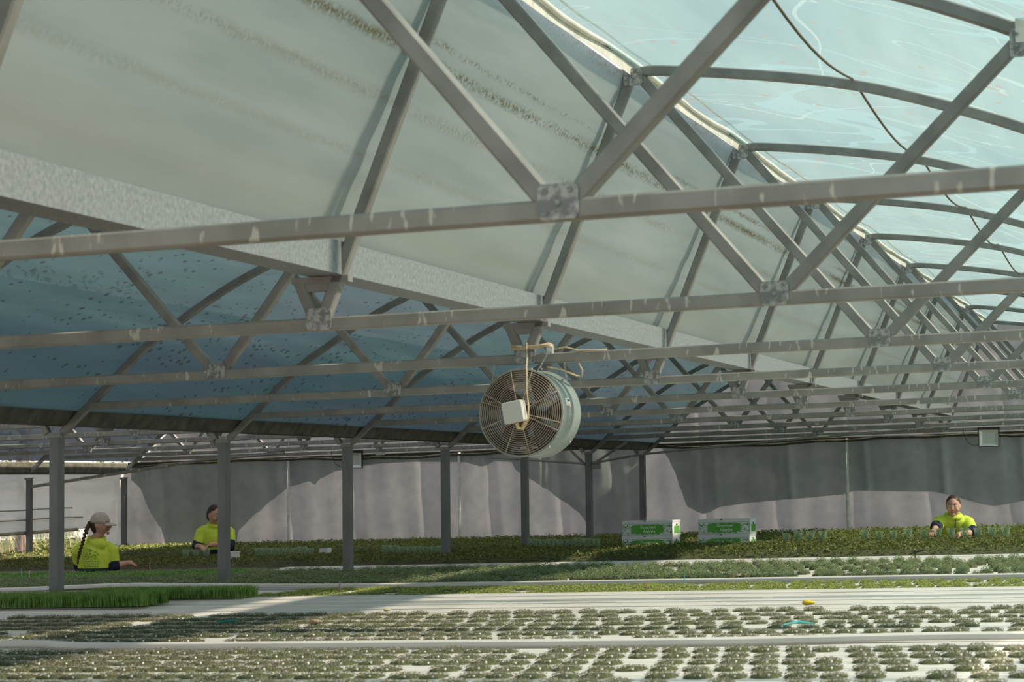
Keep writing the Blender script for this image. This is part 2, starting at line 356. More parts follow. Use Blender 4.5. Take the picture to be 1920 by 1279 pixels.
# inner white film wall between the long beam and the ridge
def inner_film(dx, y0, y1):
    b = MB(); ny = int((y1-y0)/.13); nz = 14; vs = []
    for j in range(ny+1):
        y = y0+(y1-y0)*j/ny; k_ = min(range(10), key=lambda i: abs(y-YN[i])); ph = abs(y-YN[k_])
        for i in range(nz+1):
            t = i/nz; z = .95+t*1.11; x = -3.165+(z-.95)*.4717
            bulge = .010*math.sin(math.pi*t)*min(ph/1.3, 1)+.004*math.sin(z*31+y*1.3)
            vs.append((x+dx-bulge, y, z))
    k = nz+1; b.add(vs, [(j*k+i, j*k+i+1, (j+1)*k+i+1, (j+1)*k+i) for j in range(ny) for i in range(nz)])
    o = b.build('wall_inner', M_white, smooth=True); o['kind'] = 'structure'
    return o
inn = inner_film(0, 1.6, 28.15)
r_ = MB(); pts = []; rad = []
ys = np.arange(1.6, 28.1, .09)
for y in ys:
    k_ = min(range(10), key=lambda i: abs(y-YN[i])); ph = abs(y-YN[k_])/1.3
    pts.append((-2.600-.010*math.sin(y*2.4)*ph, y, 2.108-.022*ph+.006*math.sin(y*4.7)*min(ph*2, 1))); rad.append(.010+.005*abs(math.sin(y*1.9+.6)))
r_.tube(pts, rad, 8)
fl = []; ff = []
for i, (p, q) in enumerate(zip(pts, rad)):
    fl += [(p[0]-.01, p[1], p[2]), (p[0]-.01, p[1], 2.04)]
    if i: ff.append((2*i-2, 2*i-1, 2*i+1, 2*i))
r_.add(fl, ff); r_.build('rolled_edge', M_roll, inn, smooth=True)
# thin folded flap of film beyond the roll
f2 = MB(); fl = []; ff = []
for i, y in enumerate(ys):
    z = 2.098+.008*math.sin(y*2.1+1)+.003*math.sin(y*7); x = -2.535+.015*math.sin(y*1.9)
    fl += [(x, y, z-.004), (x+.006, y, z+.003)]
    if i: ff.append((2*i-2, 2*i-1, 2*i+1, 2*i))
f2.add(fl, ff); f2.build('loose_hem', M_roll, inn, smooth=True)
# back wall: one sheet per span shape, waving in soft vertical folds
def wall_sheet(b, y, x0, x1, zlo, zhi, nx, nz, amp, seed):
    rs = random.Random(seed); ph = [rs.uniform(0, 6.3) for _ in range(6)]; vs = []
    for i in range(nx+1):
        x = x0+(x1-x0)*i/nx; lo = zlo(x) if callable(zlo) else zlo; hi = zhi(x) if callable(zhi) else zhi
        for j in range(nz+1):
            z = lo+(hi-lo)*j/nz
            f = amp*(math.sin(x*5.3+ph[0])*.5+max(0, math.sin(x*6.1+ph[1]+z*.35))**24*1.9+.35*math.sin(x*15+ph[2]+z*1.3))+amp*.25*math.sin(z*9+x*2+ph[3])
            vs.append((x, y-f, z))
    k = nz+1; b.add(vs, [(i*k+j, (i+1)*k+j, (i+1)*k+j+1, i*k+j+1) for i in range(nx) for j in range(nz)])
def roofline(x):
    xx = x if x > -7.34 else x+SPAN
    return max(.56, arch_z(xx))+.02 if -7.25 < xx < .63 else .56
b = MB(); wall_sheet(b, YW+.05, -15.47, .72, -H, roofline, 330, 34, .012, 3)
tag(b.build('wall_back', M_wall, smooth=True), kind='structure')
# second film layer hanging over part of the back wall, wavy lower edge
def drape(name, pts, top, seed):
    def lo(x):
        for (a, c), (d, e) in zip(pts, pts[1:]):
            if a <= x <= d:
                t = (x-a)/(d-a); t = t*t*(3-2*t)*.5+t*.5; return c+(e-c)*t
        return pts[-1][1]
    b = MB(); wall_sheet(b, YW-.02, pts[0][0], pts[-1][0], lo, top, 220, 16, .022, seed)
    return b.build(name, M_drape, smooth=True)
dl = drape('hanging_film', [(-15.28,.36),(-15.15,.26),(-14.99,-.05),(-14.78,-.36),(-14.65,-.75),(-14.6,-.95),(-13.58,-.95),(-13.5,-.42),(-13.2,-.18),(-12.98,.0),(-12.65,.2),(-12.35,.26),(-12.28,.2),(-12.2,.29),(-11.93,.40),(-11.3,.48),(-10.7,.49),(-9.95,.46),(-9.7,.39),(-9.5,.46),(-9.26,.44),(-9.2,.32),(-9.0,.20),(-8.75,.05),(-8.5,-.13),(-8.3,-.28),(-8.05,-.6),(-8.0,-.9),(-7.3,-.9)], .58, 5)
tag(dl, 'grey second film layer hanging on the back wall behind the left posts, wavy lower edge', 'plastic film')
dr = drape('hanging_film', [(-7.1,.60),(-7.0,.45),(-6.9,.25),(-6.82,.0),(-6.72,-.26),(-6.5,-.36),(-6.2,-.26),(-5.8,-.22),(-5.3,-.19),(-4.6,-.15),(-4.4,-.1),(-3.4,-.14),(-2.6,-.35),(-1.9,-.25),(-.5,-.3)], .62, 9)
tag(dr, 'grey folded second film layer hanging on the back wall right of the posts', 'plastic film')
# long left side curtain, raised a little above the ground
b = MB(); vs = []
n = 140
for i in range(n+1):
    y = 15+(YW+.12-15)*i/n
    lo = -.36+(y-24.85)*.010 if y < 27.2 else -.34-(y-27.2)*6
    lo = max(lo, -.95)
    if y < 18: lo = -.6
    for j in range(13):
        z = lo+(.61-lo)*j/12; vs.append((-15.42+.02*math.sin(z*14)+.008*math.sin(y*7+z*3), y, z))
b.add(vs, [(i*13+j, (i+1)*13+j, (i+1)*13+j+1, i*13+j+1) for i in range(n) for j in range(12)])
lw = tag(b.build('wall_left', M_curt, smooth=True), kind='structure')
b = MB()
for z, y0, y1 in ((-.17, 20, 27.1), (-.035, 20, 26.9)):
    b.tube([(-15.395+.004*math.sin(y*9), y, z+.010*math.sin(y*2.2)) for y in np.arange(y0, y1, .15)], .009, 6)
b.tube([(-15.40, y, -.36+(y-24.85)*.010) for y in np.arange(18.1, 27.06, .2)], .025, 7)
b.build('roll_tube', M_gutter and pbr('dirty_hem', (.25, .23, .17), (.40, .38, .32), rough=.8, scale=9), lw, smooth=True)
b = MB().bar((-15.36, 15, .535), (-15.36, YW-.1, .535), .13, .17, up=(0, 0, 1)); tag(b.build('trim_1', M_gutter), kind='structure')
b = MB().bar((-15.3, YW-.06, .60), (.7, YW-.06, .60), .045, .05); b.tube([(x, YW-.10, .575+.02*math.sin(x*1.3)+.008*math.sin(x*6)) for x in np.arange(-15.3, .7, .12)], .02, 6)
tag(b.build('trim_2', M_gutter), kind='structure')

# ------------------------------------------------------------------ posts, gutters, long beam
def post(x, y, ztop, label, zb=-H, w=.080):
    e = empty('steel_post', (x, y, -H))
    MB().bar((x, y, zb), (x, y, ztop), w, w).build('shaft', M_post, e)
    b = MB()
    b.box(x-.046, x+.046, y-.046, y+.046, ztop-.004, ztop+.004); b.bar((x-.05, y-.03, ztop-.012), (x+.05, y-.03, ztop-.012), .03, .03); b.build('saddle', M_galv, e)
    MB().box(x-.09, x+.09, y-.09, y+.09, -H, -H+.012).build('base_plate', M_plate, e)
    tag(e, label, 'post', 'posts under the valley gutter' if x == XP else 'posts along the outer side')
    return e
PL = ['tall grey steel post at far left, nearest and widest of the gutter posts', 'grey steel post covering the second worker standing behind it',
      'grey steel post right of the second worker, third of the gutter posts from the left', 'grey steel post in the middle, fourth of the gutter posts, just left of the fan',
      'grey steel post directly below the hanging fan', 'grey steel post with knee braces on both sides, right of the fan', 'grey steel post against the back wall left of the produce cartons']
for i, n in enumerate(range(3, 10)): post(XP, YN[n], .485, PL[i])
for i, n in enumerate((8, 9)):
    post(-15.33, YN[n], .40, ['grey steel post at the far left side wall next to the tree trunk', 'grey steel post in the far left corner right of the worker in the cap'][i], w=.075)
def gutter(x, y0, y1, label):
    prof = [(-.085,.545),(.085,.545),(.14,.635),(.155,.635),(.155,.650),(.128,.650),(.072,.560),(-.072,.560),(-.128,.650),(-.155,.650),(-.155,.635),(-.14,.635)]
    b = MB(); ys = [y0, y1]; b.sweep(ys, lambda i: [(x+a, ys[i], c) for a, c in prof])
    return tag(b.build('valley_gutter', M_gutter, origin=(x, y0, .5)), label, 'gutter')
gutter(XP, 2.2, YW, 'dark mouldy valley gutter lying on the row of posts')
def long_beam(dx, y0, y1, label):
    prof = [(-.075,.955),(-.075,.848),(.065,.848),(.065,.975),(.045,.975),(.045,.865),(-.058,.865),(-.058,.955)]
    b = MB(); ys = [y0, y1]; b.sweep(ys, lambda i: [(-3.145+dx+a, ys[i], c) for a, c in prof])
    return tag(b.build('box_beam', M_beam, origin=(-3.145+dx, y0, .85)), label, 'beam')
long_beam(0, 1.6, 28.1, 'long galvanised sheet beam running under the white film wall')
long_beam(-SPAN, 12.0, 28.1, 'long galvanised beam of the left neighbouring bay, seen below the valley gutter')

# ------------------------------------------------------------------ roof trusses
ZC = .6645
def bow_mesh(dx, y):
    P = catmull([(a+dx, y, c) for a, c in ARCH], 4); b = MB()
    vs = []
    for i, p in enumerate(P):
        t = (P[min(i+1, len(P)-1)]-P[max(i-1, 0)]).normalized(); n = Vector((-t.z, 0, t.x)); A, B, c = .024, .022, .006
        vs += [p+n*u+Vector((0, v, 0)) for u, v in ((-A+c,-B),(A-c,-B),(A,-B+c),(A,B-c),(A-c,B),(-A+c,B),(-A,B-c),(-A,-B+c))]
    k = 8; n = len(P)
    b.add(vs, [(i*k+j, i*k+(j+1)%k, (i+1)*k+(j+1)%k, (i+1)*k+j) for i in range(n-1) for j in range(k)]+[tuple(range(k)), tuple(reversed(range((n-1)*k, n*k)))])
    return b
def plate(x, z, y, w, h, bolts=((-.3,.3),(.3,.3),(-.3,-.3),(.3,-.3),(0,-.05),(0,.3))):
    b = MB(); yy = y-.028; c = .1*w; A, B = w/2, h/2
    pr = [(-A+c,-B),(A-c,-B),(A,-B+c),(A,B-c),(A-c,B),(-A+c,B),(-A,B-c),(-A,-B+c)]
    for y0, y1 in ((yy-.004, yy),):
        b.add([(x+i, y0, z+j) for i, j in pr]+[(x+i, y1, z+j) for i, j in pr], [tuple(range(8)), tuple(reversed(range(8, 16)))]+[(i, i+8, (i+1)%8+8, (i+1)%8) for i in range(8)])
    for i, j in bolts:
        cx, cz = x+i*w, z+j*h; vs = [(cx+.007*math.cos(t), q, cz+.007*math.sin(t)) for q in (yy-.011, yy-.004) for t in [k*math.pi/3 for k in range(6)]]
        b.add(vs, [tuple(range(6))]+[(i2, i2+6, (i2+1)%6+6, (i2+1)%6) for i2 in range(6)])
    return b
def make_truss(y, dx=0.):
    e = empty('roof_truss', (XP+dx, y, .5)); X = lambda v: v+dx
    MB().bar((X(-7.06), y, ZC), (X(.53), y, ZC), .05, .05).build('bottom_chord', M_chord, e)
    bow_mesh(dx, y).build('arch_bow', M_galv, e)
    web = [((-4.90,ZC+.02),(-5.66,arch_z(-5.66)-.02)),((-4.84,ZC+.02),(-3.83,arch_z(-3.83)-.02)),
           ((-3.165,ZC+.02),(-2.62,2.03)),((-1.45,ZC+.02),(-2.56,2.02)),((-1.39,ZC+.02),(-.545,arch_z(-.545)-.02))]
    for i, (a, c) in enumerate(web):
        MB().bar((X(a[0]), y, a[1]), (X(c[0]), y, c[1]), .048, .048).build('rafter' if i == 2 else 'web_brace', M_galv, e)
    MB().bar((X(-3.20), y, ZC+.02), (X(-3.262), y, .83), .045, .045).build('bracket_strut', M_galv, e)
    b = MB(); b.box(X(-3.29), X(-3.055), y-.024, y+.024, .822, .846); b.box(X(-3.26), X(-3.09), y-.02, y+.02, .79, .822); b.build('beam_bracket', M_galv, e)
    a = Vector((X(-3.205), y+.03, .98)); c = Vector((X(-2.69), y+.03, 2.03))
    MB().bar((a.x, y-.02, a.z), (c.x, y-.02, c.z), .014, .01).build('film_batten', M_roll, e)
    for x, z, w_, h_ in ((-4.87,ZC+.018,.10,.085),(-3.172,ZC+.018,.10,.085),(-1.418,ZC+.018,.10,.085),(-2.60,2.03,.095,.085)):
        plate(X(x), z, y, w_, h_).build('gusset_plate', M_plate, e)
    plate(X(-.555), 1.50, y, .05, .10, ((0,.3),(0,-.1),(0,-.35))).build('gusset_plate', M_plate, e)
    return e
ordn = ['first', 'second', 'third', 'fourth', 'fifth', 'sixth', 'seventh', 'eighth', 'ninth', 'last']
extra = ['its tube crosses the picture highest', 'its chord crosses right above the hanging fan by a bay', 'the hanging fan is tied to it', 'just behind the fan', '', '', '', '', '', 'standing against the back wall']
t0 = make_truss(YN[0])
for i, y in enumerate(YN):
    t = t0 if i == 0 else copy_tree(t0)
    t.location = W(XP, y, .5)
    tag(t, ['nearest galvanised roof truss, its chord crosses the frame in front of the white film',
            'second galvanised roof truss from the camera, one bay in front of the hanging fan',
            'third galvanised roof truss from the camera, the fan is tied to it',
            'fourth roof truss from the camera, ends on the leftmost near post',
            'fifth roof truss from the camera, ends on the post before the second worker',
            'sixth roof truss from the camera, ends on the third gutter post', 'seventh roof truss from the camera, ends on the post left of the fan',
            'eighth roof truss from the camera, ends on the post below the fan', 'ninth roof truss from the camera, ends on the braced post',
            'farthest roof truss, standing against the back wall with floodlights under it'][i], 'roof truss', 'roof trusses of the main bay')
for i in range(3, 10):
    t = copy_tree(t0); t.location = W(XP-SPAN, YN[i], .5)
    tag(t, 'roof truss of the left neighbouring bay, %s counted from the near end' % ['first', 'second', 'third', 'fourth', 'fifth', 'sixth', 'last'][i-3], 'roof truss', 'roof trusses of the left bay')
# small wind braces and pipes
e = empty('knee_brace', (XP, YN[8], .3)); MB().bar((XP+.05, YN[8], .33), (XP+.50, YN[8], .60), .03, .03).build('brace_bar', M_galv, e); MB().box(XP+.045, XP+.15, YN[8]-.03, YN[8]+.03, .27, .37).build('clamp', M_galv, e)
tag(e, 'slanted steel knee brace on the right side of the braced post', 'brace')
e = empty('knee_brace', (XP, YN[8], .3)); MB().bar((XP-.05, YN[8], .33), (XP-.24, YN[8], .52), .03, .03).build('brace_bar', M_galv, e)
tag(e, 'short steel knee brace on the left side of the braced post', 'brace')
b = MB().tube([(XP+.05, YN[8]-.04, .345), (-6.586, YN[8]-.04, .44), (-4.636, YN[8]-.04, .56), (-2.835, YN[8]-.04, .64)], .015, 7); tag(b.build('cross_pipe', M_chord), 'thin pale pipe rising from the braced post toward the right', 'pipe')
b = MB().tube([(XP-.05, YN[8]-.04, .345), (-8.6, YN[8]-.04, .46)], .014, 7); tag(b.build('cross_pipe', M_chord), 'thin pale pipe from the braced post to the left below the fan', 'pipe')
b = MB().tube([(-15.30, YN[8], .28), (-14.0, YN[8], .42), (-12.7, YN[8], .56), (-11.5, YN[8], .62)], .022, 7); tag(b.build('cross_pipe', M_chord), 'pale pipe sloping up from the far left side post', 'pipe')
c_ = MB().box(-.56, -.44, YN[1]-.035, YN[1]+.035, 1.50, 1.585); tag(c_.build('white_clamp', M_roll, origin=(-.5, YN[1], 1.55)), 'white clamp wrapped on the second roof bow at the right edge', 'clamp')
# cord over the roof bows
def hold_cord(x, dx=0):
    b = MB(); z0 = arch_z(x)
    for i in range(1, 9):
        P = [(x+.02*math.sin(t*3.14), YN[i]+.02+(YN[i+1]-YN[i]-.04)*t, z0+.025-.095*math.sin(math.pi*t)) for t in [k/10 for k in range(11)]]
        b.tube(P, .006, 6)
    return b.build('hold_down_cord', M_wire)
tag(hold_cord(-1.52), 'thin brown cord sagging from bow to bow under the right roof film', 'cord')
# ------------------------------------------------------------------ leaves
def leafcloud(P, size, up=.5, fold=.35, aspect=.62):
    n = len(P); nrm = rng.normal(size=(n, 3)); nrm[:, 2] = np.abs(nrm[:, 2])+up; nrm /= np.linalg.norm(nrm, axis=1)[:, None]
    t = rng.normal(size=(n, 3)); t -= nrm*(t*nrm).sum(1)[:, None]; t /= np.linalg.norm(t, axis=1)[:, None]; b = np.cross(nrm, t)
    s = (size*rng.uniform(.65, 1.25, n))[:, None]
    v0 = P-t*s*.5; v1 = P+b*s*.5*aspect+nrm*s*fold*.3; v2 = P+t*s*.55-nrm*s*.1; v3 = P-b*s*.5*aspect+nrm*s*fold*.3
    V = np.stack([v0, v1, v2, v3], 1).reshape(-1, 3); F = np.arange(4*n).reshape(-1, 4)
    return V, F
def blades(P, h, wd, lean=.35):
    n = len(P); a = rng.uniform(0, 6.283, n); d = np.stack([np.cos(a), np.sin(a), 0*a], 1); side = np.stack([-np.sin(a), np.cos(a), 0*a], 1)
    hh = (h*rng.uniform(.6, 1.1, n))[:, None]; ln = rng.uniform(0, lean, n)[:, None]; up = np.array([0, 0, 1.])
    v0 = P-side*wd/2; v1 = P+side*wd/2; m = P+up*hh*.6+d*hh*ln*.35; v2 = m+side*wd*.4; v3 = m-side*wd*.4; v4 = P+up*hh+d*hh*ln
    V = np.stack([v0, v1, v2, v3, v4], 1).reshape(-1, 3); k = np.arange(n)*5
    F = [(i, i+1, i+2, i+3) for i in k]+[(i+3, i+2, i+4) for i in k]
    return V, F
def fast_mesh(name, V, F, mats, local=False, origin=(0, 0, 0), mi=None, parent=None):
    me = bpy.data.meshes.new(name); V = np.array(V, float)
    if not local:
        V = V-np.array(origin); V[:, 2] += SK*V[:, 0]
    me.from_pydata(V.tolist(), [], F if isinstance(F, list) else F.tolist()); me.update()
    for m in mats: me.materials.append(m)
    if len(mats) > 1:
        mi = rng.integers(0, len(mats), len(me.polygons)) if mi is None else mi
        me.polygons.foreach_set('material_index', np.array(mi, dtype=np.int32))
    ob = bpy.data.objects.new(name, me); COL.objects.link(ob)
    if parent is not None: ob.parent = parent
    elif not local: ob.location = W(*origin)
    ob['_o'] = tuple(origin); return ob
def bed(name, x0, x1, y0, y1, z, h, n, size, mats, label, dark=None, weights=None, stems=False, edge=.03):
    """one dense planted bed: soil-dark underside plus leaves"""
    nx = max(4, int((x1-x0)/.12)); ny = max(3, int((y1-y0)/.12)); X, Y = np.meshgrid(np.linspace(x0, x1, nx), np.linspace(y0, y1, ny), indexing='ij')
    Z = z+h*.45+h*.12*np.sin(X*17+Y*5)*np.sin(Y*13); Z[0, :] = Z[-1, :] = z; Z[:, 0] = Z[:, -1] = z
    V0 = np.stack([X, Y, Z], -1).reshape(-1, 3); F0 = [(i*ny+j, (i+1)*ny+j, (i+1)*ny+j+1, i*ny+j+1) for i in range(nx-1) for j in range(ny-1)]
    px = rng.uniform(x0-edge, x1+edge, n); py = rng.uniform(y0-edge, y1+edge, n)
    bump = .82+.18*np.sin(px*23+3*np.sin(py*9))*np.sin(py*19+2*np.sin(px*7))
    pz = z+h*bump*np.maximum(rng.uniform(0, 1, n), rng.uniform(0, 1, n))
    V1, F1 = leafcloud(np.stack([px, py, pz], 1), size); F1 = F1+len(V0)
    if weights is None: mi1 = rng.integers(1, len(mats)+1, len(F1))
    else:
        fx = (px-x0)/(x1-x0); mi1 = weights(fx, (py-y0)/(y1-y0), len(F1))
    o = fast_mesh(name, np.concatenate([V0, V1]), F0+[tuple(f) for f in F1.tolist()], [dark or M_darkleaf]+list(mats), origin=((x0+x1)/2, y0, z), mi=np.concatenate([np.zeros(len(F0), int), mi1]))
    return tag(o, label, 'plants', kind='stuff')

# ------------------------------------------------------------------ benches and channels
ZT = -.67
def bench(x0, x1, y0, y1, ztop, label, nl=7):
    e = empty('bench_frame', ((x0+x1)/2, (y0+y1)/2, -H))
    for y in (y0+.06, y1-.06):
        MB().bar((x0, y, ztop-.03), (x1, y, ztop-.03), .05, .05).build('rail', M_galv, e)
        for i in range(nl):
            x = x0+.2+(x1-x0-.4)*i/(nl-1); MB().bar((x, y, -H), (x, y, ztop-.055), .045, .045, up=(0, 1, 0)).build('leg', M_wood, e)
    return tag(e, label, 'bench')
chan_proto = {}
def channel(x0, x1, y, wd, ztop, label, group, h=.045, seg=6.2, jog=0.):
    key = (round(x1-x0, 2), wd, h)
    if key not in chan_proto:
        a = wd/2; pr = [(-a+.01, 0), (a-.01, 0), (a, .012), (a, h-.006), (a-.006, h), (a*.38, h), (a*.33, h-.014), (a*.22, h-.014), (a*.17, h), (-a*.17, h), (-a*.22, h-.014), (-a*.33, h-.014), (-a*.38, h), (-a+.006, h), (-a, h-.006), (-a, .012)]
        n = 40; L_ = x1-x0; xs = [-L_/2+L_*i/n for i in range(n+1)]
        b = MB(); b.sweep(xs, lambda i: [(xs[i], u+.004*math.sin(xs[i]*1.7), v-h) for u, v in pr])
        chan_proto[key] = b.build('growing_channel', M_chan, origin=(0, 0, 0)); o = chan_proto[key]
    else: o = chan_proto[key].copy(); COL.objects.link(o)
    o.location = W((x0+x1)/2, y, ztop+jog)
    return tag(o, label, 'growing channel', group)
rowsF1 = [8.50-.29*k for k in range(6)]; rowsF2 = [9.20+.333*k for k in range(7)]
rowsL = [13.25+.32*k for k in range(4)]; rowsG = [14.92+.39*k for k in range(8)]
bench(-5.6, .3, 6.9, 8.66, ZT-.045, 'steel bench frame under the nearest bed at the bottom of the photo')
bench(-8.0, .3, 9.04, 11.36, ZT-.045, 'steel bench frame under the second bed of small grey-green seedlings')
bench(-9.6, .3, 11.60, 13.06, ZT-.030, 'bench frame carrying the empty white channels, short wooden legs showing at its front', 13)
bench(-9.6, .3, 13.10, 14.45, ZT-.045, 'bench frame under the narrow lime green bed')
bench(-12.2, .3, 14.78, 17.72, ZT-.045, 'bench frame under the bed of rounded green clumps')
bench(-8.5, .3, 17.85, 19.0, ZT-.040, 'bench frame under the far empty white channels in front of the tall dark plants')
bench(-14.8, .3, 19.75, 22.9, ZT-.045, 'bench frame under the tall dark herb bed holding the cartons')
bench(-15.1, .3, 24.05, 27.9, ZT-.045, 'bench frame under the olive green herb bed along the back wall')
for y in rowsF1: channel(-5.6, .3, y, .275, ZT, 'white growing channel full of seedlings in the nearest bed', 'channels of the nearest bed')
for y in rowsF2: channel(-8.0, .3, y, .318, ZT, 'white growing channel full of seedlings in the second bed', 'channels of the second bed')
for k in range(5): channel(-9.6, .3, 11.74+.285*k, .255, ZT-.008+.008*k, 'empty white growing channel in the wide bare white strip', 'empty channels of the wide white strip')
for y in rowsL: channel(-9.6, .3, y, .31, ZT, 'white growing channel under the lime green seedlings', 'channels of the lime green bed')
for y in rowsG: channel(-12.2, .3, y, .375, ZT, 'white growing channel under the rounded green clumps', 'channels of the green clump bed')
for k in range(4): channel(-8.5, .3, 18.0+.28*k, .265, ZT-.008+.007*k, 'empty white growing channel in the far white strip', 'empty channels of the far white strip')
for k in range(9): channel(-14.8, .3, 19.95+.35*k, .34, ZT, 'white growing channel hidden under the tall dark herbs', 'channels of the tall herb bed')
for k in range(11): channel(-15.1, .3, 24.2+.35*k, .34, ZT, 'white growing channel under the back wall herbs', 'channels of the back bed')
def long_rail(pts, r, name, label):
    P = catmull(pts, 8); b = MB(); n = len(P)
    pr = [(-1, -1), (1, -1), (1.15, -.6), (1.15, .5), (.8, 1), (-.8, 1), (-1.15, .5), (-1.15, -.6)]
    b.sweep(P, lambda i: [(P[i].x, P[i].y+u*r, P[i].z+v*r*.72) for u, v in pr])
    return tag(b.build(name, M_chan, origin=tuple(P[0]), smooth=False), label, 'rail')
long_rail([(-8, 9.03, -.662), (-5.6, 8.99, -.655), (-5.0, 8.97, -.668), (-3.5, 8.97, -.668), (-2, 8.98, -.664), (-1, 9.0, -.650), (.3, 9.0, -.652)], .022, 'edge_rail', 'upper white plastic rail along the front of the second bed')
long_rail([(-8, 8.93, -.700), (-5.6, 8.90, -.694), (-5.0, 8.87, -.707), (-3.5, 8.87, -.707), (-2, 8.88, -.702), (-1, 8.90, -.689), (.3, 8.90, -.690)], .026, 'edge_rail', 'lower white plastic rail along the front of the second bed')
long_rail([(-9.8, 14.66, -.655), (-8.9, 14.66, -.645), (-8.0, 14.66, -.625), (-7.5, 14.66, -.632), (-6, 14.64, -.655), (-3, 14.62, -.655), (.3, 14.60, -.650)], .022, 'edge_rail', 'thin white rail behind the lime green bed, kinked near the left post')
long_rail([(-9.6, 11.575, -.700), (-5, 11.575, -.700), (.3, 11.56, -.697)], .016, 'edge_rail', 'lowest white rail at the front of the wide bare white strip')
# ------------------------------------------------------------------ counted seedling clumps
def clump_proto(name, rx, ry, h, n, size, mats, square=2., peg=False):
    a = rng.uniform(0, 6.283, n); rr = np.sqrt(rng.uniform(0, 1, n)); ca, sa = np.cos(a), np.sin(a)
    k = (np.abs(ca)**square+np.abs(sa)**square)**(-1/square); x = rx*rr*ca*k; y = ry*rr*sa*k
    z = h*np.sqrt(np.maximum(0, 1-(rr*.93)**2.6))*rng.uniform(.55, 1.1, n)+.003
    V1, F1 = leafcloud(np.stack([x, y, z], 1), size, up=.8)
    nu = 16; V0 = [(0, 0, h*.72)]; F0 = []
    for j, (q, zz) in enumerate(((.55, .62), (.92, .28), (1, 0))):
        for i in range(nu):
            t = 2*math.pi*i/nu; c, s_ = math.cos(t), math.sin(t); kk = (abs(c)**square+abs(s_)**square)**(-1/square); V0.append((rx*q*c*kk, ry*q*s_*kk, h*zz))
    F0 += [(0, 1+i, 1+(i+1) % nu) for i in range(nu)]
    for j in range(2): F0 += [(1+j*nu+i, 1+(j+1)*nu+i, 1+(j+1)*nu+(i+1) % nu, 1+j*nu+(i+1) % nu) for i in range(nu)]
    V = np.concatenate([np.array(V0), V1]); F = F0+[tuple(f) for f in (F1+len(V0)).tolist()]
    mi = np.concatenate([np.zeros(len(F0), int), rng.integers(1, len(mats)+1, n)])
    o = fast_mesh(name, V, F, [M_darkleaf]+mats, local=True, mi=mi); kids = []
    if peg:
        b = MB(local=True); b.ell((rx*.42, -ry*.80, h*.55), .0045, .0045, .0045, nu=8, nv=5); b.add([(rx*.42-.0015, -ry*.80, 0), (rx*.42+.0015, -ry*.80, 0), (rx*.42+.0015, -ry*.80, h*.55), (rx*.42-.0015, -ry*.80, h*.55)], [(0, 1, 2, 3)])
        kids = [b.build('peg', M_peg, o)]
    return o, kids
M_darkleaf = pbr('dark_undergrowth', (.06, .075, .03), (.11, .12, .05), rough=.9, scale=60)  # dark green layer under the leaves
def near_post(x, y, r=.12): return any(abs(x-XP) < r and abs(y-yy) < r for yy in YN[3:])
def plant_bed(protos, rows, pitch, x0, x1, z, label, group, cat, limit, miss, name, sx=lambda x: 1., rest_label=None, skip=None):
    sites = []
    for ri, y in enumerate(rows):
        x = x0+rng.uniform(0, pitch)
        while x < x1:
            if seen(x, y, z, 520) and rng.uniform() > miss(x) and not near_post(x, y) and not (skip and skip(x, y)): sites.append((x+rng.normal()*pitch*.06, y+rng.normal()*.012, ri))
            x += pitch
    sites.sort(key=lambda s: (not seen(s[0], s[1], z, 40), s[1])); first = True; used = set()
    for (x, y, ri) in sites[:limit]:
        k = rng.integers(0, len(protos)); o, kids = protos[k]
        if k in used: o = copy_fast(o, kids)
        used.add(k)
        q = sx(x)*rng.uniform(.9, 1.12); o.location = W(x, y, z+.0015); o.scale = (q, rng.uniform(.85, 1.15)*min(q, 1.2), rng.uniform(.75, 1.25)); o.rotation_euler.z = rng.choice([0, math.pi]) if not kids else 0
        tag(o, label, cat, group)
    for k, (o, kids) in enumerate(protos):
        if k not in used:
            for c in kids: bpy.data.objects.remove(c)
            bpy.data.objects.remove(o)
    return sites[limit:]
def merged(sites, protos, z, sx, name, label):
    Vs = []; Fs = []; mi = []; b0 = 0
    for (x, y, ri) in sites:
        o, kids = protos[rng.integers(0, len(protos))]; me = o.data
        v = np.empty(len(me.vertices)*3); me.vertices.foreach_get('co', v); v = v.reshape(-1, 3)*np.array([sx(x)*rng.uniform(.9, 1.1), min(sx(x), 1.2), rng.uniform(.8, 1.2)])
        Vs.append(v+np.array([x, y, z])); Fs += [tuple(i+b0 for i in p.vertices) for p in me.polygons]; mi += [p.material_index for p in me.polygons]; b0 += len(v)
    if not Vs: return
    o = fast_mesh(name, np.concatenate(Vs), Fs, list(protos[0][0].data.materials), origin=(-4, sites[0][1], z), mi=mi)
    tag(o, label, 'seedlings', kind='stuff')
greyP = [clump_proto('seedling_clump', .052, .078, .0165, 150, .0090, [M_greyleaf, M_purple, M_greyleaf], 2.6, peg=True) for _ in range(5)]
sxF = lambda x: 1.0+.11*max(0, min(1, (-x-2.6)/2.6))
r1 = plant_bed(greyP, rowsF1+rowsF2, .124, -8, .2, ZT, 'low grey-green seedling clump with a white peg in the two nearest beds', 'grey-green clumps of the two nearest beds', 'seedling clump', 300, lambda x: .02+.10*max(0, (x+3)/3), 'seedling_clump', sxF)
merged(r1, greyP, ZT, sxF, 'seedling_clumps', 'many low grey-green seedling clumps farther back in the second bed')
limeP = [clump_proto('lime_clump', .050, .115, .016, 130, .0100, [M_lime, M_lime, M_lime], 5) for _ in range(3)]
sxL = lambda x: 1.02+.12*max(0, min(1, (-x-3)/2))
r2 = plant_bed(limeP, rowsL, .118, -6.3, .2, ZT, 'flat lime green seedling patch in the narrow bed behind the bare white strip', 'lime green patches', 'seedling clump', 300, lambda x: .05, 'lime_clump', sxL, skip=lambda x, y: False)
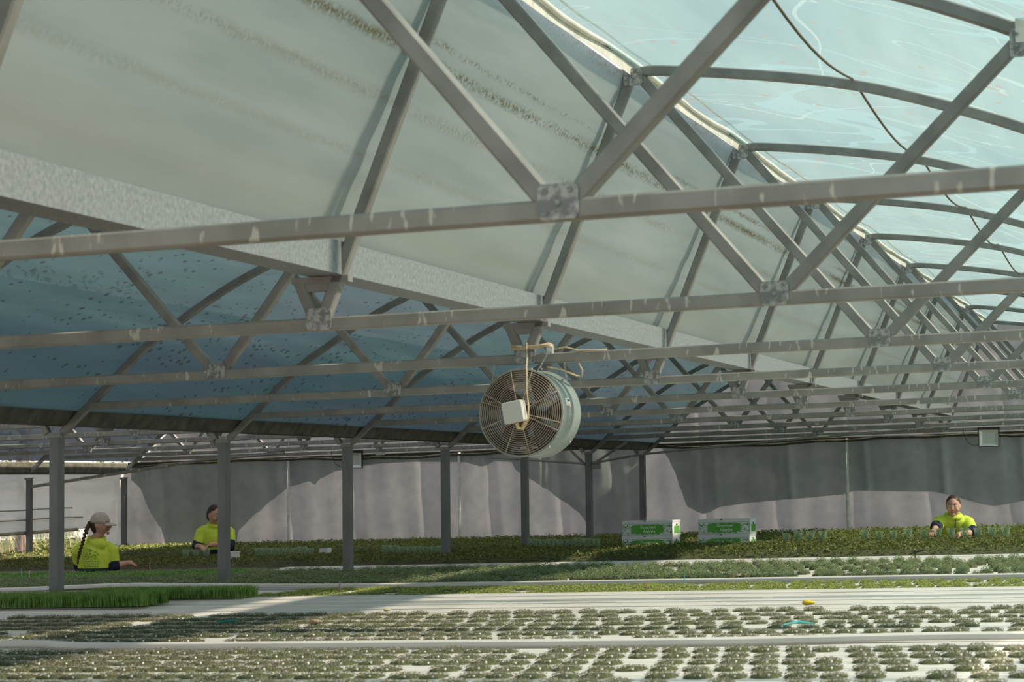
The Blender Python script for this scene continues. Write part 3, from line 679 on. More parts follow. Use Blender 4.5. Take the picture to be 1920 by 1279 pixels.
if r2: merged(r2, limeP, ZT, sxL, 'lime_clumps', 'more lime green seedling patches at the back of the narrow bed')
greenP = [clump_proto('green_clump', .064, .105, .048, 190, .012, [M_green, M_greyleaf, M_green2], 2.2) for _ in range(4)]
sxG = lambda x: .82+.31*max(0, min(1, (-x-2.5)/3.5))
r3 = plant_bed(greenP, rowsG, .132, -12.1, .2, ZT, 'rounded green clump in the bed just in front of the far white strip', 'rounded green clumps', 'herb clump', 300, lambda x: .13 if x > -4.5 else .04, 'green_clump', sxG, skip=lambda x, y: x < -8.2 and y > 16.8)
merged(r3, greenP, ZT, sxG, 'green_clumps', 'many rounded green clumps in the rear rows of the clump bed')
# ------------------------------------------------------------------ dense beds that nobody could count
def wT(fx, fy, n):
    k = rng.integers(1, 3, n); k[rng.uniform(size=n) < .10] = 3; return k
bed('tall_herbs', -9.3, .3, 19.45, 22.75, ZT, .098, 40000, .034, [M_herb, M_herb2, M_red], 'dense dark green leafy herbs filling the tall bed around the cartons', weights=wT)
bed('reddish_herbs', -14.8, -9.3, 19.6, 22.6, ZT, .075, 30000, .026, [M_red, M_herb2, M_herb], 'low reddish and green herbs at the left end of the tall bed')
bed('back_herbs', -15.1, .3, 23.95, 27.8, ZT, .10, 42000, .034, [M_herb2, M_olive, M_herb2], 'olive green herbs in the bed along the back wall')
bed('parsley', -12.6, -8.25, 16.9, 17.8, ZT+.0, .052, 14000, .024, [M_pars, M_pars, M_green], 'bright green parsley at the left end of the clump bed, in front of the worker in the cap')
def dill(x0, x1, y0, y1, z, h, n, label):
    P = np.stack([rng.uniform(x0, x1, n), rng.uniform(y0, y1, n), np.full(n, z)], 1)
    V, F = blades(P, h, .0045, .5); o = fast_mesh('dill', V, F, [M_dill, M_dill2], origin=((x0+x1)/2, y0, z)); tag(o, label, 'plants', kind='stuff')
dill(-9.5, -6.45, 12.08, 12.46, ZT+.018, .095, 42000, 'fine bright green dill like shoots in front of the near left post')
dill(-7.2, -6.05, 12.72, 12.98, ZT+.03, .08, 12000, 'shorter strip of fine green shoots right of the near left post')
# ------------------------------------------------------------------ tags, caps and bits
def tagstick(x, y, z, h, m, lean, label, nm='plant_tag', wd=.006):
    b = MB().bar((x, y, z), (x+lean, y, z+h), wd, .002)
    tag(b.build(nm, m, origin=(x, y, z)), label, 'plant tag')
tagstick(-5.86, 13.93, ZT, .075, M_mauve, 0, 'mauve plant tag standing in the lime green bed below the third post', wd=.012)
tagstick(-3.48, 13.51, ZT, .07, M_pink, -.025, 'pink leaning tag in the lime green bed')
tagstick(-3.38, 14.10, ZT, .095, M_cyan, 0, 'upright cyan tag behind the pink leaning tag')
tagstick(-3.73, 17.60, ZT, .085, M_pink, -.005, 'pink upright tag at the far edge of the clump bed below the right carton stack')
tagstick(-7.99, 12.40, ZT+.04, .085, M_cyan, .008, 'light blue tag standing in the dill right of two', wd=.012)
tagstick(-8.22, 12.06, ZT+.02, .05, M_cyan, -.02, 'small light blue tag at the front edge of the dill')
tagstick(-10.69, 16.84, ZT, .11, M_cyan, .01, 'cyan tag in the parsley at the far left')
tagstick(-10.2, 16.84, ZT, .11, M_cyan, -.012, 'cyan tag in the parsley just left of the near post')
tagstick(-10.13, 16.84, ZT, .10, M_peg, .0, 'white tag in the parsley touching the cyan one by the near post')
tagstick(-9.2, 17.4, ZT+.03, .10, M_pink, -.01, 'pale pink tag in the parsley right of the worker in the cap')
b = MB().tube([(-2.28, 17.75, ZT), (-2.28, 17.75, ZT+.10)], .006, 6); b.tube([(-2.28, 17.75, ZT+.08), (-2.20, 17.75, ZT+.10)], .006, 6); tag(b.build('drip_stake', M_dark, origin=(-2.28, 17.75, ZT)), 'small black drip stake in front of the far white strip', 'stake')
def cap_(x, y, z, label, m=None, s_=1.):
    b = MB().ell((x, y, z), .038*s_, .025, .014*s_, nu=12, nv=7, fn=lambda p: Vector((p.x, p.y, p.z*(1-.45*p.x)))); tag(b.build('end_cap', m or M_yellow, origin=(x, y, z)), label, 'cap')
cap_(-5.42, 8.84, -.725, 'bright yellow cap under the white rail at the left')
cap_(-4.33, 8.84, -.725, 'faded yellow cap under the white rail left of centre', M_tan, .7)
cap_(-.85, 8.84, -.71, 'pale yellow cap under the white rail at the far right', M_tan)
cap_(-2.06, 11.50, -.645, 'yellow cap at the front of the bare white strip below the worker with the badge')
cap_(-4.55, 11.53, -.66, 'pale brown cap at the front of the bare white strip below the fan', M_tan, .6)
cap_(-4.42, 10.18, -.64, 'brownish clod of root matter lying on the second bed', M_clod, 1.)
b = MB(); b.tube([(-1.83, 9.55, ZT+.035), (-1.77, 9.6, ZT+.045), (-1.70, 9.62, ZT+.035)], [.003, .006, .003], 8); tag(b.build('glove_scrap', M_cyan, origin=(-1.77, 9.6, ZT+.03)), 'small cyan plastic scrap lying on the seedlings at the right', 'scrap')
b = MB(); b.tube([(-4.99, 10.2, ZT+.028), (-4.94, 10.24, ZT+.036), (-4.91, 10.28, ZT+.03)], [.006, .009, .006], 8); tag(b.build('glove_scrap', M_teald, origin=(-4.95, 10.2, ZT+.03)), 'dark teal plastic scrap lying on the seedlings at the left', 'scrap')
# ------------------------------------------------------------------ produce cartons
def text_mesh(txt, size, shear=.0, spacing=1.):
    c = bpy.data.curves.new('t', 'FONT'); c.body = txt; c.size = size; c.shear = shear; c.space_character = spacing; c.align_x = 'CENTER'; c.align_y = 'CENTER'; c.extrude = .0004; c.resolution_u = 3
    o = bpy.data.objects.new('t', c); COL.objects.link(o); bpy.context.view_layer.update(); me = bpy.data.meshes.new_from_object(o); bpy.data.objects.remove(o); return me
def carton():
    e = empty('produce_carton', (0, 0, 0)); w_, d_, h_ = .285, .17, .163
    def loc(b, n, m, p=e): b.local = True; return b.build(n, m, p)
    b = MB(); pr = [(-w_+.006, -d_), (w_-.006, -d_), (w_, -d_+.006), (w_, d_-.006), (w_-.006, d_), (-w_+.006, d_), (-w_, d_-.006), (-w_, -d_+.006)]
    b.sweep([0, h_-.012], lambda i: [(x, y, [0, h_-.012][i]) for x, y in pr]); loc(b, 'carton_body', M_carton)
    b = MB(); b.sweep([0, 1, 2], lambda i: [(x*1.012, y*1.015, [h_-.022, h_-.006, h_][i]) for x, y in pr]); loc(b, 'lid', M_carton)
    # front print: ragged green splash with leaf shapes either side
    rs = random.Random(5); b = MB(); pts = []
    for k in range(44):
        t = 2*math.pi*k/44; rr = 1+(.16 if k % 2 else -.06)*rs.uniform(.4, 1.3)
        c, s_ = math.cos(t), math.sin(t); kk = (abs(c)**4+abs(s_)**4)**-.25
        pts.append((.185*c*kk*rr-.0, .052*s_*kk*rr+.070))
    b.add([(x, -d_-.0015, max(.012, min(.122, z))) for x, z in pts], [tuple(range(44))])
    loc(b, 'green_splash', M_print)
    b = MB()
    for sgn in (-1, 1):
        for k in range(9):
            cx = sgn*rs.uniform(.215, .268); cz = rs.uniform(.022, .112); a = rs.uniform(0, 6.28); l_ = rs.uniform(.010, .020)
            b.add([(cx+l_*math.cos(a), -d_-.0018, cz+l_*math.sin(a)), (cx+l_*.45*math.cos(a+1.57), -d_-.0018, cz+l_*.45*math.sin(a+1.57)), (cx-l_*math.cos(a), -d_-.0018, cz-l_*math.sin(a)), (cx+l_*.45*math.cos(a-1.57), -d_-.0018, cz+l_*.45*math.sin(a-1.57))], [(0, 1, 2, 3)])
    tag(loc(b, 'leaf_print', M_print), kind='stuff')
    b = MB()
    for x0, x1, z0, z1 in ((-.275, .275, .008, .0105), (-.275, .275, .126, .1285), (-.275, -.2725, .008, .1285), (.2725, .275, .008, .1285)): b.box(x0, x1, -d_-.0012, -d_-.0004, z0, z1)
    tag(loc(b, 'border_line', M_ink), kind='stuff')
    for txt, sz, z, x in (('Gourmet', .048, .092, .0), ('Herbs', .056, .046, .015)):
        me = text_mesh(txt, sz, .35); me.materials.append(M_textw); o = bpy.data.objects.new('lettering', me); COL.objects.link(o); o.parent = e; o.location = (x, -d_-.0025, z); o.rotation_euler = (math.pi/2, 0, 0)
    b = MB().box(w_+.0008, w_+.002, -d_+.05, d_-.05, .02, .10); loc(b, 'side_print', M_print)
    b = MB().ell((w_+.001, 0, .112), .003, .035, .011, nu=10, nv=6); loc(b, 'hand_hole', M_dark)
    b = MB().ell((-.03, -d_*1.015-.001, h_-.004), .016, .003, .006, nu=10, nv=6); loc(b, 'lid_notch', M_dark)
    return e
c0 = carton()
for i, (x, y, z, rz, lb) in enumerate([(-5.745, 22.45, ZT, .01, 'white produce carton with green print, lower one of the left stack'), (-5.74, 22.45, ZT+.165, -.012, 'white produce carton with green print, upper one of the left stack'),
                          (-4.885, 22.40, ZT, 0, 'white produce carton with green print, lower one of the right stack'), (-4.882, 22.40, ZT+.165, .02, 'white produce carton with green print, upper one of the right stack')]):
    c = c0 if i == 0 else copy_tree(c0); c.location = W(x, y, z); c.rotation_euler = (0, -SK, rz); tag(c, lb, 'carton', 'produce cartons')
b = MB().add([(-5.05, 22.42, ZT+.314), (-4.86, 22.42, ZT+.314), (-4.80, 22.30, ZT+.330), (-5.0, 22.30, ZT+.328)], [(0, 1, 2, 3)]); b.add([(-5.05, 22.42, ZT+.316), (-4.86, 22.42, ZT+.316), (-4.80, 22.30, ZT+.332), (-5.0, 22.30, ZT+.330)], [(3, 2, 1, 0)])
# ------------------------------------------------------------------ clear punnets with herbs
def punnet():
    e = empty('herb_sleeve', (0, 0, 0)); b = MB(local=True)
    rs = [(.026, 0), (.040, .085), (.046, .105), (.043, .105), (.037, .083), (.024, .003)]
    pr = [(-1, -.6), (-.6, -1), (.6, -1), (1, -.6), (1, .6), (.6, 1), (-.6, 1), (-1, .6)]
    b.sweep(rs, lambda i: [(x*rs[i][0], y*rs[i][0], rs[i][1]) for x, y in pr]); b.build('clear_sleeve', M_clear, e)
    n = 110; P = np.stack([rng.normal(0, .016, n), rng.normal(0, .014, n), rng.uniform(.012, .10, n)], 1); V, F = leafcloud(P, .018)
    fast_mesh('herb_leaves', V, F, [M_green3, M_lime, M_green], local=True, parent=e); return e
p0 = punnet(); first = True
rowsP_ = None
rowsP = [(-6.99, 22.1, -6.15, 21.66, 8, 'clear plastic herb sleeve in the row under the braced post', .09), (-8.25, 20.9, -7.48, 20.5, 8, 'clear plastic herb sleeve in the row left of the fourth post', .07),
         (-10.0, 21.45, -9.2, 21.05, 8, 'clear plastic herb sleeve in the row behind the third post on its left', .07), (-11.05, 21.75, -10.74, 21.65, 3, 'clear plastic herb sleeve in front of the second worker', .07),
         (-4.28, 22.6, -3.87, 22.55, 4, 'clear plastic herb sleeve between the cartons and the worker with the badge', .10), (-3.42, 22.55, -2.96, 22.5, 4, 'clear plastic herb sleeve just left of the worker with the badge', .10),
         (-2.80, 22.6, -1.95, 22.5, 7, 'clear plastic herb sleeve in front of and right of the worker with the badge', .10)]
for (x0, y0, x1, y1, n, lb, dz) in rowsP:
    for k in range(n):
        o = p0 if first else copy_tree(p0); first = False; t = k/(n-1)
        o.location = W(x0+(x1-x0)*t, y0+(y1-y0)*t, ZT+dz*.6); o.rotation_euler.z = rng.uniform(-.4, .4); o.scale = [rng.uniform(.9, 1.12)]*3
        tag(o, lb, 'herb sleeve', lb.replace('sleeve ', 'sleeves '))
b = MB(); b.sweep([0, 1, 2, 3], lambda i: [(x*[1, 1, 1.06, 1.06][i]-10.13, y*[1, 1, 1.06, 1.06][i]+21.0, ZT+[.0, .085, .085, .10][i]+.02) for x, y in ((-.09, -.06), (.09, -.06), (.09, .06), (-.09, .06))])
tag(b.build('small_carton', M_carton, origin=(-10.13, 21, ZT+.02)), 'low white lidded carton on the bench right of the second worker', 'carton')
b = MB().box(-9.20, -9.10, 21.3, 21.34, ZT+.03, ZT+.125); b.box(-9.105, -9.097, 21.29, 21.40, ZT+.03, ZT+.13); tag(b.build('white_card', M_carton, origin=(-9.15, 21.3, ZT+.03)), 'small white upright card among the herbs left of the third post', 'card')
# ------------------------------------------------------------------ hanging fan
def make_fan():
    cx, cy, cz = -3.141, 9.75, .390; R_ = .212; L_ = .30
    e = empty('hanging_fan', (cx, cy+L_/2, cz+R_))
    def ring(r, y, k=56): return [(cx+r*math.cos(2*math.pi*i/k), y, cz+r*math.sin(2*math.pi*i/k)) for i in range(k)]
    prof = [(R_-.004, 0), (R_+.003, -.004), (R_+.006, .004), (R_+.001, .012), (R_-.003, .03), (R_-.003, L_-.03), (R_+.003, L_-.018), (R_+.007, L_-.004), (R_+.002, L_), (R_-.006, L_-.004), (R_-.006, L_/2), (R_-.006, .004)]
    b = MB(); k = 56; vs = [p for r, y in prof for p in ring(r, cy+y)]; n = len(prof)
    b.add(vs, [(j*k+i, j*k+(i+1) % k, ((j+1) % n)*k+(i+1) % k, ((j+1) % n)*k+i) for j in range(n) for i in range(k)]); b.build('barrel', M_fanb, e, smooth=True)
    b = MB(); vs = [p for q in (.004, L_/2, L_-.006) for p in ring(R_-.0085, cy+q)]; b.add(vs, [(j*56+i, (j+1)*56+i, (j+1)*56+(i+1) % 56, j*56+(i+1) % 56) for j in range(2) for i in range(56)]); b.build('barrel_shade_sheet', M_recess, e, smooth=True)  # dark sheet added inside the barrel; its colour carries the recess shade
    # guards: concentric rings and spokes, one mesh each
    for nm, y, dome in (('front_guard', cy-.004, -1), ('rear_guard', cy+L_+.002, 1)):
        b = MB(); rads = np.linspace(.055, R_-.002, 16 if dome < 0 else 8)
        dy = lambda r: y+dome*.022*(1-(r/R_)**2)
        for r in rads: b.tube(ring(r, dy(r), 48), .0015, 5, closed=True)
        for a in [math.radians(q) for q in (28, 73, 103, 152, 163, 200, 248, 283, 334, 345)]:
            b.tube([(cx+r*math.cos(a), dy(r)+dome*.002, cz+r*math.sin(a)) for r in np.linspace(.05, R_, 7)], .0021, 5)
        b.build(nm, M_guard, e, smooth=True)
    b = MB().tube([(cx, cy+.05, cz), (cx, cy+.19, cz)], .052, 24); b.tube([(cx, cy+.19, cz), (cx, cy+.215, cz)], [.045, .02], 20); b.build('motor', M_dark, e, smooth=False)
    b = MB().tube([(cx, cy+.205, cz), (cx, cy+.255, cz)], .034, 20); b.build('hub', M_blade, e)
    for q in range(5):
        a0 = q*2*math.pi/5+.35-math.pi/2; b = MB(); vs = []; nr, na = 7, 5
        for i in range(nr):
            r = .03+(R_-.045)*i/(nr-1); half = .28+.12*math.sin(math.pi*i/(nr-1)); 
            for j in range(na):
                u = (j/(na-1)-.5)*2; a = a0+u*half+.15*i/nr
                vs.append((cx+r*math.cos(a), cy+.23+u*.028*(1.2-i/nr*.5)+.006*(1-u*u), cz+r*math.sin(a)))
        m0 = len(vs); vs += [(x, y+.003, z) for x, y, z in vs]
        fs = [(i*na+j, i*na+j+1, (i+1)*na+j+1, (i+1)*na+j) for i in range(nr-1) for j in range(na-1)]; fs += [tuple(v+m0 for v in reversed(f)) for f in fs]
        b.add(vs, fs); b.build('blade', M_blade, e, smooth=True)
    # wiring box in front of the guard, a little tilted
    ob = empty_part('junction_box', (cx-.012, cy-.055, cz+.0), e)
    b = MB(local=True); s_ = .052; pr = [(-s_, -s_+.006), (-s_+.006, -s_), (s_-.006, -s_), (s_, -s_+.006), (s_, s_-.006), (s_-.006, s_), (-s_+.006, s_), (-s_, s_-.006)]
    ys = [-.035, -.030, .030]; b.sweep(ys, lambda i: [(x*(.93 if i == 0 else 1), ys[i], z*(.93 if i == 0 else 1)) for x, z in pr])
    me = bpy.data.meshes.new('junction_box'); me.from_pydata(b.v, [], b.f); me.materials.append(M_box)
    jb = bpy.data.objects.new('junction_box', me); COL.objects.link(jb); jb.parent = e; jb.location = (-.014, -L_/2-.055, -R_+.002); jb.rotation_euler = (0, math.radians(-10), .0)
    b = MB().tube([(cx-.005, cy-.05, cz-.05), (cx+.0, cy-.045, cz-.075), (cx+.02, cy-.04, cz-.078), (cx+.035, cy-.04, cz-.05)], .010, 8); b.tube([(cx+.012, cy-.02, cz-.02), (cx+.012, cy+.06, cz-.02)], .02, 10); b.build('cable_gland', M_tan, e)
    # sticker and lettering wrapped on the barrel's right side
    def wrap(pts2, off=.0012):   # (u along barrel, v around in metres from angle 0) -> barrel
        return [(cx+(R_-.003+off)*math.cos(v/R_), cy+u, cz+(R_-.003+off)*math.sin(v/R_)) for u, v in pts2]
    def patch(u0, u1, v0, v1, m, nm, off=.0012):
        b = MB(); nv = 6; P = []
        for i in range(nv+1):
            v = v0+(v1-v0)*i/nv; P += wrap([(u0, v), (u1, v)], off)
        b.add(P, [(2*i, 2*i+1, 2*i+3, 2*i+2) for i in range(nv)]); return b.build(nm, m, e)
    patch(.085, .155, .030, .070, M_peg, 'sticker'); patch(.118, .150, .052, .064, M_ink, 'sticker_print', .0018); patch(.135, .165, .026, .042, M_pink, 'sticker_print', .0018)
    me = text_mesh('CFantech', .036, 0, .95)
    for v in me.vertices:
        x, y = v.co.x, v.co.y; a = (-.068-x)/R_; rr_ = R_-.0015+abs(v.co.z)*2; v.co = Vector((cx+rr_*math.cos(a), cy+.150+y, cz+rr_*math.sin(a)))
        v.co = Vector((v.co.x-cx, v.co.y-(cy+L_/2), v.co.z-(cz+R_)))
    me.materials.append(M_faded); o = bpy.data.objects.new('lettering', me); COL.objects.link(o); o.parent = e
    for a, u in ((-.9, .02), (-.72, .28), (.9, .27), (1.35, .03)):
        b = MB().ell((cx+(R_+.006)*math.cos(a), cy+u, cz+(R_+.006)*math.sin(a)), .007, .006, .007, nu=8, nv=6); b.build('bolt', M_chain, e)
    for x, y in ((-.20, .15), (.085, .05), (.15, .26)):
        z = cz+math.sqrt(max(0, R_**2-x*x))+.012 if abs(x) < .2 else cz+.11
        b = MB().tube([(cx+x+.010*math.cos(t), cy+y, z+.013*math.sin(t)) for t in np.linspace(0, 5.6, 12)], .0026, 6); b.build('eye_hook', M_chain, e)
    return tag(e, 'round grey-green fan hanging from the third truss with a wire guard', 'fan')
def empty_part(*a): return None
fan = make_fan()
def chain(p, q, label):
    e = empty('hanging_chain', p); p = Vector(p); q = Vector(q); n = max(2, int((q-p).length/.013))
    b = MB(); d = (q-p)/n
    for i in range(n):
        c = p+d*(i+.5); ax = Vector((1, 0, 0)) if i % 2 else Vector((0, 1, 0))
        b.tube([c+ax*.0035*math.cos(t)+d.normalized()*.0085*math.sin(t) for t in np.linspace(0, 2*math.pi, 9)[:-1]], .0012, 5, closed=True)
    o = b.build('chain_links', M_chain, e); tag(o, kind='stuff'); tag(e, label, 'chain')
chain((-3.335, 9.93, .638), (-3.345, 9.90, .512), 'short steel chain hanging from the truss left of the fan')
chain((-3.04, 9.925, .71), (-3.055, 9.80, .612), 'short steel chain from the truss to the top of the fan barrel')
chain((-2.97, 9.93, .638), (-2.985, 10.01, .565), 'short steel chain at the right rear of the fan')
b = MB(); yy = 9.925
for k, (z0, z1, w_) in enumerate(((.722, .730, .0), (.712, .718, .002), (.732, .722, .004), (.716, .728, .003))):
    b.tube([(-3.235+.008*k, yy+.05, z0), (-3.240, yy-.006-w_, z0), (-3.18, yy-.012-w_, (z0+z1)/2-.003), (-3.10, yy-.010-w_, (z0+z1)/2), (-3.045, yy-.006-w_, z1+.006), (-3.045, yy+.06, z1)], .0042, 7)
b.tube([(-3.158, yy-.016, .742), (-3.155, yy-.03, .71), (-3.122, 9.80, .66), (-3.103, 9.728, .615), (-3.100, 9.722, .57), (-3.096, 9.705, .50), (-3.086, 9.70, .42), (-3.084, 9.69, .36), (-3.100, 9.70, .325), (-3.125, 9.71, .332)], .0042, 7)
tag(b.build('tie_rope', M_rope, origin=(-3.158, yy, .74), smooth=True), 'tan rope wound round the truss braces and hanging down over the fan face', 'rope')
b = MB(); b.tube([(-3.02, yy+.0, .705), (-2.96, yy+.0, .712), (-2.90, yy+.01, .694), (-2.82, yy+.03, .692), (-2.76, yy+.03, .692)], .004, 7)
b.tube([(-3.05, 9.90, .615), (-2.99, 9.95, .604), (-2.94, 10.03, .575), (-2.915, 10.05, .57), (-2.905, 10.02, .60), (-2.915, 9.98, .64)], .0045, 7)
tag(b.build('power_cord', M_rope, origin=(-3.0, yy, .7), smooth=True), 'pale cord running from the plug over the fan barrel', 'cord')
b = MB().box(-3.055, -3.022, yy-.022, yy-.004, .682, .716); b.box(-3.05, -3.03, yy-.03, yy-.022, .69, .708); tag(b.build('plug_socket', M_box, origin=(-3.04, yy, .7)), 'small white plug socket tied to the truss above the fan', 'socket')
# ------------------------------------------------------------------ floodlights and junctions on the last truss
def flood(x, y, z, tilt, label):
    e = empty('floodlight', (x, y, z)); w_, h_ = .13, .115
    b = MB(local=True); pr = [(-w_, -h_), (w_, -h_), (w_, h_), (-w_, h_)]
    ring = lambda s1, y: [(a*s1, y, c*s1-h_) for a, c in pr]
    vs = ring(1, -.02)+ring(1, .03)+ring(.90, .045)+ring(.93, -.02); b.add(vs, [(0, 1, 5, 4), (1, 2, 6, 5), (2, 3, 7, 6), (3, 0, 4, 7), (4, 5, 9, 8), (5, 6, 10, 9), (6, 7, 11, 10), (7, 4, 8, 11), (8, 9, 10, 11), (0, 12, 13, 1), (1, 13, 14, 2), (2, 14, 15, 3), (3, 15, 12, 0)])
    b.build('housing', M_dark, e)
    b = MB(local=True); vs = ring(.93, -.018)+ring(.62, .012); b.add(vs, [(0, 4, 5, 1), (1, 5, 6, 2), (2, 6, 7, 3), (3, 7, 4, 0)]); b.build('reflector', M_lampr, e)
    b = MB(local=True); b.add(ring(.62, .011), [(0, 3, 2, 1)]); b.build('glass', M_lampg, e)
    b = MB(local=True); b.box(-w_-.012, w_+.012, -.01, .02, .0, .03); b.box(-w_-.012, -w_-.004, -.012, .012, -.10, .03); b.box(w_+.004, w_+.012, -.012, .012, -.10, .03); b.build('bracket', M_dark, e)
    e.rotation_euler = (tilt, 0, .12)
    b = MB(local=True).tube([(-w_, .0, -.20), (-w_-.06, 0, -.215), (-w_-.14, .0, -.17), (-w_-.19, .0, -.06), (-w_-.2, .0, .02)], .004, 6); b.build('cable', M_dark, e, smooth=True)
    return tag(e, label, 'floodlight')
flood(-2.62, 28.105, .655, .0, 'square floodlight with dark frame hanging at the far right')
flood(-11.60, 28.105, .655, .12, 'square floodlight with dark frame hanging beside the third gutter post')
b = MB().box(-3.05, -2.94, 28.02, 28.08, .70, .745); tag(b.build('junction_box', M_box, origin=(-3, 28.05, .70)), 'small cream junction box on the back truss left of the right floodlight', 'junction box')
b = MB().box(-11.22, -11.10, 28.02, 28.08, .60, .64); tag(b.build('junction_box', M_box, origin=(-11.2, 28.05, .60)), 'small cream junction box on the back truss by the left floodlight', 'junction box')
# pale pipes standing against the back wall
for x, lb in ((-12.67, 'pale pipe against the back wall between the second and third posts'), (-10.02, 'thin pale pipe against the back wall between the fourth post and the fan'), (-4.50, 'thin pale pipe against the back wall at right, left of the worker with the badge')):
    b = MB().tube([(x, YW-.09, -H), (x, YW-.09, .60)], .022, 8); tag(b.build('wall_pipe', M_roll, origin=(x, YW-.09, -H), smooth=True), lb, 'pipe')
# ------------------------------------------------------------------ people
def person(o, rz, face, head_c, tilt, sh, hip, arms, label, hair='bun', cap=None, braid=False, collar=(0, 0), badge=False, backprint=False, scale=1.):
    """joints are local: x to the viewer's right, y away from the viewer, z up from the ground"""
    e = empty('person', (o[0], o[1], -H), rz)
    B = MB(local=True); hc = Vector(head_c)
    Rh = Matrix.Rotation(face, 3, 'Z') @ Matrix.Rotation(tilt, 3, 'X')   # face looks along local -Y when face = 0
    def hf(p):
        x, y, z = p
        k = 1-.26*max(0, -z)**1.5; yy = y*(1-.10*max(0, -z))-(.10*max(0, -z-.3) if y < 0 else 0)
        if z < 0 and y > 0: yy *= 1-.35*(-z)
        return Vector((x*k, yy, z))
    hr = (.077, .094, .110)
    B.ell(hc, *hr, R=Rh, nu=20, nv=14, fn=hf)
    H_ = lambda x, y, z: hc+Rh @ Vector((x, y, z))
    B.tube([H_(0, -.088, .020), H_(0, -.100, .0), H_(0, -.113, -.022), H_(0, -.098, -.032)], [.008, .011, .015, .009], 8)     # nose
    B.ell(H_(0, -.083, -.082), .026, .018, .02, R=Rh, nu=10, nv=7)                                                          # chin
    for s_ in (-1, 1):
        B.ell(H_(s_*.073, .004, -.006), .009, .019, .030, R=Rh, nu=8, nv=7)                                                 # ears
        B.ell(H_(s_*.040, -.068, -.030), .024, .020, .024, R=Rh, nu=8, nv=6)                                                # cheeks
    shl, shr = Vector(sh[0]), Vector(sh[1]); sc = (shl+shr)/2; hp = Vector(hip); ax = (shr-shl); an = math.atan2(ax.y, ax.x); hw = ax.length/2
    B.tube([hc+Vector((0, .01, -.06)), hc.lerp(sc, .6), sc+Vector((0, 0, -.03))], [.052, .052, .062], 12)                    # neck
    mid = lambda t: sc.lerp(hp, t)
    B.loft([(sc+Vector((0, 0, .015)), hw*.55, .06, an), (mid(.05), hw*.93, .085, an), (mid(.3), hw*.92, .105, an), (mid(.62), hw*.78, .095, an), (mid(.85), hw*.86, .11, an), (hp, hw*.92, .118, an), (hp+Vector((0, 0, -.10)), hw*.88, .115, an)], 20)
    gz = -o[2] if len(o) > 2 else 0
    for s_ in (-1, 1):                                                                                                     # legs
        hj = hp+Vector((math.cos(an), math.sin(an), 0))*s_*.085+Vector((0, 0, -.05)); kn = Vector((hj.x+s_*.01, hj.y-.02, .46)); ak = Vector((hj.x+s_*.02, hj.y+.01, .09))
        B.tube([hj, hj.lerp(kn, .5), kn, kn.lerp(ak, .35), ak], [.088, .075, .055, .056, .038], 12)
        B.tube([ak+Vector((0, .05, -.05)), ak+Vector((0, -.02, -.045)), ak+Vector((0, -.15, -.06))], [.032, .038, .028], 10)
    hands = []
    for (s0, el, wr, hd, curl) in arms:
        s0, el, wr, hd = map(Vector, (s0, el, wr, hd))
        B.tube([s0, s0.lerp(el, .5), el, el.lerp(wr, .4), wr], [.052, .047, .040, .039, .026], 12)
        d = (hd-wr).normalized(); up = Vector((0, 0, 1)); sd = d.cross(up).normalized(); nn = sd.cross(d).normalized()
        pc = wr+d*.045; B.tube([wr-d*.01, wr+d*.03, wr+d*.075], [.024, .032, .033], 10)
        for k in range(4):                                                                                                 # four fingers
            off = (k-1.5)*.018; L_ = (.062, .074, .070, .055)[k]; b0 = wr+d*.080+sd*off*1.05
            j1 = b0+(d*math.cos(curl*.5)-nn*math.sin(curl*.5))*L_*.45; j2 = j1+(d*math.cos(curl*1.2)-nn*math.sin(curl*1.2))*L_*.32; j3 = j2+(d*math.cos(curl*1.9)-nn*math.sin(curl*1.9))*L_*.27
            B.tube([wr+d*.055+sd*off, b0, j1, j2, j3], [.0095, .0095, .0088, .008, .0065], 7)
        ts = sd*(-1 if s0.x > sc.x else 1)*(-1); t0_ = wr+d*.03+ts*.022
        B.tube([t0_, t0_+d*.028+ts*.020-nn*.006, t0_+d*.052+ts*.020-nn*.022, t0_+d*.068+ts*.010-nn*.03], [.013, .011, .0095, .007], 7)  # thumb
    body = B.build('body', M_skin, e, smooth=True); md = body.modifiers.new('r', 'REMESH'); md.mode = 'VOXEL'; md.voxel_size = .0055; md.use_smooth_shade = True
    sm = body.modifiers.new('s', 'SMOOTH'); sm.iterations = 2; sm.factor = .5
    def cloth(bb, nm, m, vox=.008, it=3):
        c = bb.build(nm, m, e, smooth=True); r_ = c.modifiers.new('r', 'REMESH'); r_.mode = 'VOXEL'; r_.voxel_size = vox; r_.use_smooth_shade = True
        s2 = c.modifiers.new('s', 'SMOOTH'); s2.iterations = it; s2.factor = .5; return c
    # hi-vis top
    bb = MB(local=True)
    bb.loft([(sc+Vector((0, 0, .040)), hw*.42, .070, an), (sc+Vector((0, 0, .018)), hw*.78, .088, an), (mid(.07), hw*1.0, .110, an), (mid(.22), hw*1.03, .13, an), (mid(.45), hw*1.0, .135, an), (mid(.60), hw*.98, .14, an)], 22)
    nb = (hc-sc).normalized(); col = sc.lerp(hc, .27)
    bb.tube([col+Vector((.076*math.cos(t), .080*math.sin(t)+.012, .022*math.sin(t)+.004)) for t in np.linspace(0, 2*math.pi, 15)[:-1]], .030, 8, closed=True)
    bb.ell(col+Rh @ Vector((0, 0, 0))+Matrix.Rotation(an, 3, 'Z') @ Vector((0, .085*collar[0], -.045)), .105, .045, .065, nu=14, nv=9)
